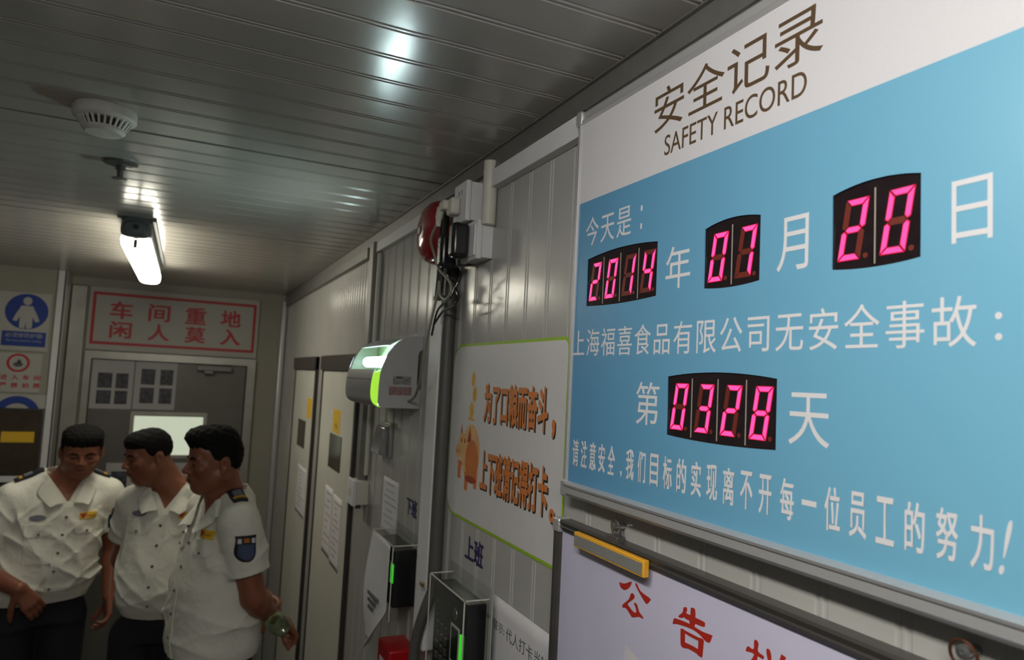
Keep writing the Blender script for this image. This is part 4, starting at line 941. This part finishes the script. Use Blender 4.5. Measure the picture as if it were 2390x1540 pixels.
def person(spec):
    sc = spec['H']/1.72; t = spec['turn']
    root = bpy.data.objects.new('person', None); C.objects.link(root); tag(root, spec['label'], 'person', 'men in white uniform shirts')
    root.location = (spec['x'], spec['y'], 0); root.rotation_euler = (0, 0, math.radians(-t))
    def part(name, me, mats, parent=None):
        me.materials.clear()
        for x in (mats if isinstance(mats, (list, tuple)) else [mats]): me.materials.append(x)
        o = bpy.data.objects.new(name, me); C.objects.link(o); o.parent = parent or root; return o
    def pb(mbx, name, m, parent=None, smooth=True):
        me = bpy.data.meshes.new(name); me.from_pydata(mbx.v, [], mbx.f); me.polygons.foreach_set('material_index', mbx.mi)
        bm = bmesh.new(); bm.from_mesh(me); bmesh.ops.remove_doubles(bm, verts=bm.verts, dist=2e-5); bmesh.ops.recalc_face_normals(bm, faces=bm.faces); bm.to_mesh(me); bm.free()
        if smooth:
            me.polygons.foreach_set('use_smooth', [True]*len(me.polygons)); me.set_sharp_from_angle(angle=math.radians(50))
        return part(name, me, m, parent)
    T = [(z*sc, a, b, cy, cx) for z, a, b, cy, cx in spec['torso']]
    zh = T[0][0]; zn = 1.455*sc                 # hem and collar heights
    A = spec['arms']; hd = spec['head']; nx, ny = spec.get('shift', (0, 0)); NS = Vector((nx, ny, 0)); vee = spec.get('vee', .085)
    Hh = Head(np.array(hd['at'])*[1, 1, sc], hd['yaw']-0, hd.get('pitch', 0), hd.get('roll', 0), hd.get('sc', 1.0), hd.get('wide', 1.0))
    # ---------------- body
    F = Field((-.42, -.36, -.01), (.42, .36, 1.80*sc), .004)
    F.torso([(z, a-.022, b-.022, cy, cx) for z, a, b, cy, cx in T], .02)
    F.ell((0, 0, .90*sc), (.125, .065, .09), .04)
    for s in (-1, 1):
        F.cap((s*.085, .0, .88*sc), (s*.095, -.005, .50*sc), .060, .050, .02); F.cap((s*.095, -.005, .50*sc), (s*.10, .015, .09), .052, .036, .02)
        F.cap((s*.10, .03, .045), (s*.115, -.12, .035), .034, .030, .02)
    nb = np.array([nx, ny+.028, 1.435*sc])
    F.cap(nb, Hh.p(0, .020, -.045), .060, .053*hd.get('neck', 1), .03)
    F.cap(Hh.p(0, -.01, -.075), nb+np.array([0, -.035, .01]), .040, .045, .03)
    build_head(F, Hh, hd.get('fat', 1.0))
    for s, a in ((-1, A[0]), (1, A[1])):
        sh, el, wr = [np.array(p)*[1, 1, sc] for p in a['j']]
        F.cap(sh, el, .050, .042, .02); md = el+(wr-el)*.28
        F.cap(el, md, .041, .043, .015); F.cap(md, wr, .043, .0285, .015)
        hand(F, wr, a.get('f', wr-el), a['n'], a['side'], a.get('curl', 35))
    body = part('body', F.mesh('body'), [M['skin']])
    # ---------------- hair, brows, eyes
    part('hair', hair_mesh(Hh, hd['style']), M['hair'])
    for s in (-1, 1):
        pb(MB().tube([tuple(Hh.p(s*.013, -.0935, .0185)), tuple(Hh.p(s*.031, -.0905, .0235)), tuple(Hh.p(s*.049, -.0785, .0170))], [.0035, .004, .0025], 8), 'eyebrow', M['hair'])
        pb(MB().tube([tuple(Hh.p(s*.019, -.0865, -.0030)), tuple(Hh.p(s*.031, -.0885, -.0022)), tuple(Hh.p(s*.044, -.0825, -.0035))], [.0016, .0024, .0016], 8), 'eye', M['eye'])
    mb = MB().tube([tuple(Hh.p(-.021, -.0985, -.0625)), tuple(Hh.p(0, -.1015, -.0610)), tuple(Hh.p(.021, -.0985, -.0625))], [.0025, .0038, .0025], 8); pb(mb, 'lips', M['skin_dark'])
    # ---------------- trousers, belt line, shoes
    P = Field((-.30, -.28, .05), (.30, .28, zh+.10), .006)
    P.torso([(.86*sc, T[0][1]-.012, .115, .01, 0), (zh-.02, T[0][1]-.012, T[0][2]-.012, T[0][3], T[0][4]), (zh+.06, T[0][1]-.014, T[0][2]-.014, T[0][3], T[0][4])], .03)
    for s in (-1, 1): P.cap((s*.092, .0, .86*sc), (s*.10, .0, .45*sc), .098, .082, .03); P.cap((s*.10, .0, .45*sc), (s*.105, .015, .10), .082, .070, .02)
    part('trousers', P.mesh('trousers'), M['trouser'])
    for s in (-1, 1):
        Q = Field((s*.11-.09, -.22, -.005), (s*.11+.09, .14, .14), .005); Q.cap((s*.10, .035, .052), (s*.115, -.12, .042), .045, .044, .02); Q.cap((s*.10, .03, .05), (s*.102, .02, .12), .043, .046, .02)
        sl, X, Y, Z = Q.block((-9, -9, -9), (9, 9, 9)); Q.F[sl] = np.maximum(Q.F[sl], .004-Z); part('shoe', Q.mesh('shoe'), M['shoe'])
    # ---------------- shirt
    sd = spec['seed']
    def fold(X, Y, Z):
        top = np.clip((Z-zh-.02)/.06, 0, 1)
        rg = lambda a: 1-np.abs(np.sin(a))
        v = -.010*rg(23*X+4*Y+3.5*np.sin(9*Z+sd)+sd)**2*np.clip((1.34*sc-Z)/.1, 0, 1)*(.5+.5*np.sin(6*Z+sd))
        hz = -.012*rg(26*(Z-zh)+1.7*np.sin(8*X+sd)+4*Y+.6)**2*np.exp(-((Z-zh-.09)/.07)**2)
        dg = -.010*rg(20*Z+16*X-12*Y+2.0*sd+1.5*np.sin(7*Z))**3*(.5+.5*np.sin(9*X+6*Z+sd))-.007*rg(27*Z-23*X+11*Y+sd)**3*(.5+.5*np.sin(12*Z+9*X-sd))+.004
        return (v+hz+dg)*top
    S_ = Field((-.40, -.33, zh-.02), (.40, .31, 1.56*sc), .0045)
    S_.torso(T, .02, fold=fold)
    for s, a in ((-1, A[0]), (1, A[1])):
        sh, el, wr = [np.array(p)*[1, 1, sc] for p in a['j']]; ua = el-sh; q = a.get('sleeve', .62)
        S_.cap((nx+s*.055, ny+.022, 1.455*sc), sh+np.array([0, .0, .012]), .052, .064, .045)
        e = sh+ua*(q+.12); ud = ua/np.linalg.norm(ua)
        n0 = len(spec['torso'])
        # sleeve, cut square at its hem and hollow
        L = Field(np.minimum(sh, e)-.14, np.maximum(sh, e)+.14, .0045); L.cap(sh, e, .068, .069, 0)
        sl, X, Y, Z = L.block((-9, -9, -9), (9, 9, 9)); along = (X-sh[0])*ud[0]+(Y-sh[1])*ud[1]+(Z-sh[2])*ud[2]
        fd = -.008*(1-np.abs(np.sin(22*along+9*X*s+14*Y+sd)))**3-.006*(1-np.abs(np.sin(30*Y+9*Z+sd)))**3
        L.F[sl] = np.maximum(L.F[sl]+fd*np.clip(along/.05, 0, 1)*np.clip((np.linalg.norm(ua)*q-.02-along)/.03, 0, 1), along-np.linalg.norm(ua)*q)
        L.cap(sh+ud*np.linalg.norm(ua)*(q-.10), e+ud*.1, .058, .061, 0, 'sub')
        B = S_.block(L.lo, L.lo+L.h*(L.n-1)); sl, X, Y, Z = B
        gi = [np.clip(np.rint((v.ravel()-L.lo[i])/L.h).astype(int), 0, L.n[i]-1) for i, v in enumerate((X, Y, Z))]
        S_.comb(sl, L.F[np.ix_(*gi)], .018, 'add')
    S_.cap((nx, ny+.030, 1.40*sc), (nx, ny+.018, 1.60*sc), .066, .070, .008, 'sub')
    sl, X, Y, Z = S_.block((nx-.09, -.3, zn-vee-.03), (nx+.09, ny+.03, zn+.06)); zv = zn-vee
    S_.F[sl] = np.maximum(S_.F[sl], -np.maximum((np.abs(X-nx)-np.clip((Z-zv)*.62, -.02, .2)), Y-ny-.02))
    shirt = part('shirt', S_.mesh('shirt'), M['shirt'])
    # collar leaves
    V0 = vee
    mb = MB()
    for s in (-1, 1):
        top = catmull([(0, .086, zn+.052*sc), (s*.050, .066, zn+.048), (s*.068, .018, zn+.032), (s*.052, -.050, zn-.018), (s*.014, -.100, zn-V0)], 6)
        bot = catmull([(0, .112, zn-.012), (s*.070, .090, zn-.016), (s*.108, .025, zn-.030), (s*.104, -.068, zn-.058), (s*.070, -.128, zn-V0-.012)], 6)
        nb_ = []
        for i, q in enumerate(bot):
            q = Vector(q)+NS
            if i > len(bot)*.52:
                dy_ = float(S_.depth(1, -1, [q.x], [q.z])[0])
                if not math.isnan(dy_): q.y = min(q.y, dy_-.007) if q.y < dy_+.03 else dy_-.007
            if i < len(bot)*.72:
                dz_ = float(S_.depth(2, 1, [q.x], [q.y])[0])
                if not math.isnan(dz_) and abs(dz_-q.z) < .06: q.z = max(q.z, dz_+.006)
            nb_.append(q)
        bot = nb_; top = [q+NS for q in top]
        mid = [(a+b)/2+Vector((s*.006, -.006, .008)) for a, b in zip(top, bot)]
        for L_, o_ in ((mid, .0115), (top, .0105)):
            for i, q in enumerate(L_):
                if i > len(L_)*.55:
                    dy_ = float(S_.depth(1, -1, [q.x], [q.z])[0])
                    if not math.isnan(dy_) and q.y > dy_-o_ and q.y < dy_+.06: q.y = dy_-o_
        for L0, L1 in ((top, mid), (mid, bot)):
            n_ = len(L0); mb.add([tuple(p) for p in L0]+[tuple(p) for p in L1], [(i, i+1, n_+i+1, n_+i) for i in range(n_-1)])
    co = pb(mb, 'collar', M['shirt']); so = co.modifiers.new('thickness', 'SOLIDIFY'); so.thickness = .004; so.offset = 0
    co.modifiers.new('soft', 'SUBSURF').levels = 1
    # placket, buttons, flaps, tags
    cx0 = nx/2; zt = zn-V0-.01; tl = math.degrees(math.atan2(nx, zt-zh)); xl = lambda z: nx*(z-zh)/(zt-zh)
    pb(patch(S_, 1, -1, (cx0, (zh+zt)/2), (.034, zt-zh-.004), 5, 40, .0005, tilt=-tl), 'placket', M['shirt'])
    for k in range(5):
        z = zt-.045-k*(zt-zh-.07)/4.6; xb = xl(z); y = float(S_.depth(1, -1, [xb], [z])[0]); pb(MB().lathe([(0, y-.0060), (.0055, y-.0060), (.0060, y-.0035), (.0060, y)], (xb, 0, z), 'y', 12), 'button', M['button'])
    zf = spec.get('pocket', 1.265)*sc; xf = xl(zf)
    flap = lambda V: np.where(V < -.25, 1-.28*(-V-.25)/.25, 1.0)
    for s in (-1, 1):
        o = pb(patch(S_, 1, -1, (xf+s*.088, zf), (.100, .050), 12, 10, .0025, flap), 'pocket_flap', M['shirt'])
        y = float(S_.depth(1, -1, [xf+s*.088], [zf-.015])[0]); pb(MB().lathe([(0, y-.0085), (.0045, y-.0085), (.005, y-.003)], (xf+s*.088, 0, zf-.015), 'y', 10), 'button', M['button'], o)
        if spec.get('turn') < 40: pb(patch(S_, 1, -1, (xf+s*.088, zf-.075), (.094, .115), 12, 14, .0004, th=.0012), 'pocket', M['shirt'])
    o = pb(patch(S_, 1, -1, (xf+.092, zf+.046), (.066, .026), 8, 5, .004), 'name_tag', M['yellow_tag']); o['label'] = 'yellow name tag on the chest'
    pb(patch(S_, 1, -1, (xf+.072, zf+.047), (.016, .016), 4, 4, .0066, lambda V: .55+.9*(V+.5)), 'emblem', M['red_sign'], o)
    pb(patch(S_, 1, -1, (xf+.101, zf+.046), (.034, .008), 4, 3, .0064), 'print', M['gold'], o)
    pb(patch(S_, 1, -1, (xf-.092, zf+.050), (.058, .022), 10, 6, .003, lambda V: np.sqrt(np.maximum(1-(2*V)**2, .04))), 'chest_badge', M['grey_emblem'])
    for s in (-1, 1):
        js = np.array(A[0 if s < 0 else 1]['j'][0]); dv = np.array([js[0]-nx-s*.0, js[1]-ny-.01]); dl = np.linalg.norm(dv); dv /= dl; ta = math.degrees(math.atan2(dv[1], dv[0]))
        ep = lambda q: (nx+dv[0]*q, ny+.01+dv[1]*q)
        o = pb(patch(S_, 2, 1, ep(dl-.050), (.100, .048), 12, 8, .005, th=.005, tilt=ta), 'epaulet', M['epaulet']); o['label'] = 'black epaulet with gold braid'
        pb(patch(S_, 2, 1, ep(dl-.018), (.012, .044), 4, 8, .0105, tilt=ta), 'braid', M['gold'], o); pb(patch(S_, 2, 1, ep(dl-.045), (.030, .030), 5, 5, .0105, tilt=ta), 'emblem', M['grey_emblem'], o)
        # shield badge on the outside of the sleeve
        sh, el, wr = [np.array(p)*[1, 1, sc] for p in A[0 if s < 0 else 1]['j']]; cc = sh+(el-sh)*.26+np.array([0, spec.get('badge', 0), 0])
        shd = lambda V: np.where(V > .38, .92+.08*(V-.38)/.12, np.where(V > -.1, .92, np.sqrt(np.maximum(.02, 1-((-.1-V)/.42)**2))*.92))
        o = pb(patch(S_, 0, s, (cc[1], cc[2]), (.068, .084), 14, 16, .004, shd), 'sleeve_badge', M['epaulet']); o['label'] = 'dark shield badge on the sleeve'
        pb(patch(S_, 0, s, (cc[1], cc[2]-.010), (.050, .048), 10, 10, .0066, lambda V: np.where(V > 0, 1, np.sqrt(np.maximum(.05, 1-(V/.55)**2)))), 'shield_field', M['badge_blue'], o)
        pb(patch(S_, 0, s, (cc[1], cc[2]+.027), (.018, .014), 5, 4, .0066), 'emblem', M['orange_emblem'], o)
        for q in (-1, 1): pb(patch(S_, 0, s, (cc[1]+q*.022, cc[2]+.026), (.011, .015), 4, 4, .0066), 'emblem', M['poster'], o)
    return root, Hh, spec

def table(rows): return rows
LEAN = [(.955, .180, .120, .002, 0), (1.00, .194, .134, -.006, .002), (1.07, .200, .142, -.012, .010), (1.20, .188, .130, -.006, .030), (1.30, .186, .122, .000, .045), (1.37, .178, .110, .006, .055), (1.43, .128, .086, .016, .060), (1.475, .085, .070, .022, .062)]
BELLY = [(.965, .140, .130, -.004, 0), (1.00, .152, .150, -.018, 0), (1.08, .164, .166, -.034, 0), (1.17, .164, .152, -.024, 0), (1.28, .166, .126, -.002, 0), (1.36, .158, .110, .006, 0), (1.42, .118, .088, .016, 0), (1.475, .080, .068, .022, 0)]
PROFILE = [(.940, .176, .140, .014, 0), (.975, .188, .148, .014, 0), (1.06, .198, .150, .014, 0), (1.17, .190, .143, .012, 0), (1.29, .178, .124, .020, 0), (1.37, .165, .106, .028, 0), (1.43, .125, .088, .036, 0), (1.475, .082, .068, .040, 0)]
person(dict(x=-1.112, y=3.61, H=1.69, turn=-18, seed=1.3, torso=LEAN, shift=(.062, .0), label='person in white uniform shirt, head bowed, right forearm held across the waist',
    head=dict(at=(.105, -.045, 1.582), yaw=-10, pitch=15, style='full', sc=.84, fat=1.0, wide=1.20),
    arms=[dict(j=[(-.120, .012, 1.375), (-.262, -.015, 1.135), (-.105, -.215, 1.060)], n=(.3, .75, -.5), side=-1, curl=38, f=(.55, -.22, -.75)),
          dict(j=[(.235, .012, 1.375), (.285, .030, 1.130), (.262, -.060, .930)], n=(-1, 0, 0), side=1, curl=40)]))
person(dict(x=-.626, y=3.245, H=1.71, turn=16, seed=2.6, torso=BELLY, pocket=1.315, vee=.075, label='person in white uniform shirt in the middle, looking down sideways, hands behind back',
    head=dict(at=(-.088, -.035, 1.588), yaw=-52, pitch=10, style='crop', sc=.90, fat=1.04, neck=1.18),
    arms=[dict(j=[(-.142, .008, 1.385), (-.196, .075, 1.150), (-.070, .205, 1.060)], n=(0, -1, 0), side=1, curl=30, f=(.95, .05, -.25)),
          dict(j=[(.150, .008, 1.385), (.206, .090, 1.150), (.095, .225, 1.020)], n=(0, -1, 0), side=-1, curl=30, f=(-.95, .05, -.25))]))
person(dict(x=-.469, y=2.756, H=1.745, turn=70, seed=4.1, torso=PROFILE, shift=(0, .012), pocket=1.315, badge=-.020, label='person in white uniform shirt with sleeve badge, in profile, holding a bottle behind the back',
    head=dict(at=(0, -.026, 1.592), yaw=-6, pitch=3, style='quiff', sc=.93, fat=1.06, neck=1.15),
    arms=[dict(j=[(-.165, .025, 1.395), (-.215, .100, 1.150), (-.060, .235, 1.060)], n=(0, -1, 0), side=1, curl=30, f=(.95, .08, -.2)),
          dict(j=[(.165, .006, 1.395), (.205, .058, 1.155), (.150, .160, 1.062)], n=(-.3, -.5, -.8), side=-1, curl=48, f=(.10, .70, -.45), sleeve=.66)]))
# the bottle in the hand behind the back
t = thing('water_bottle', (-.252, 2.60, 1.06), 'clear greenish plastic bottle held behind the back of the person with the sleeve badge', 'bottle')
base = Vector((-.250, 2.554, 1.073)); ax = (Vector((-.275, 2.700, 1.070))-base).normalized(); a1 = ax.cross(Vector((0, 0, 1))).normalized(); a2 = ax.cross(a1)
def along(prof, n=24):
    return [[tuple(base+ax*tt+a1*(r*math.cos(2*PI*k/n))+a2*(r*math.sin(2*PI*k/n))) for k in range(n)] for r, tt in prof]
MB().rings(along([(.006, .012), (.016, .008), (.026, 0), (.031, .006), (.032, .03), (.030, .034), (.032, .038), (.032, .10), (.026, .125), (.013, .145), (.012, .155)])).build('body', M['bottle'], t, smooth=True)
MB().rings(along([(.0325, .045), (.0327, .046), (.0327, .090), (.0325, .091)])).build('label', M['glow_label'], t, smooth=True)
MB().rings(along([(.014, .152), (.015, .154), (.015, .168), (.012, .170)])).build('cap', M['cream_pvc'], t, smooth=True)
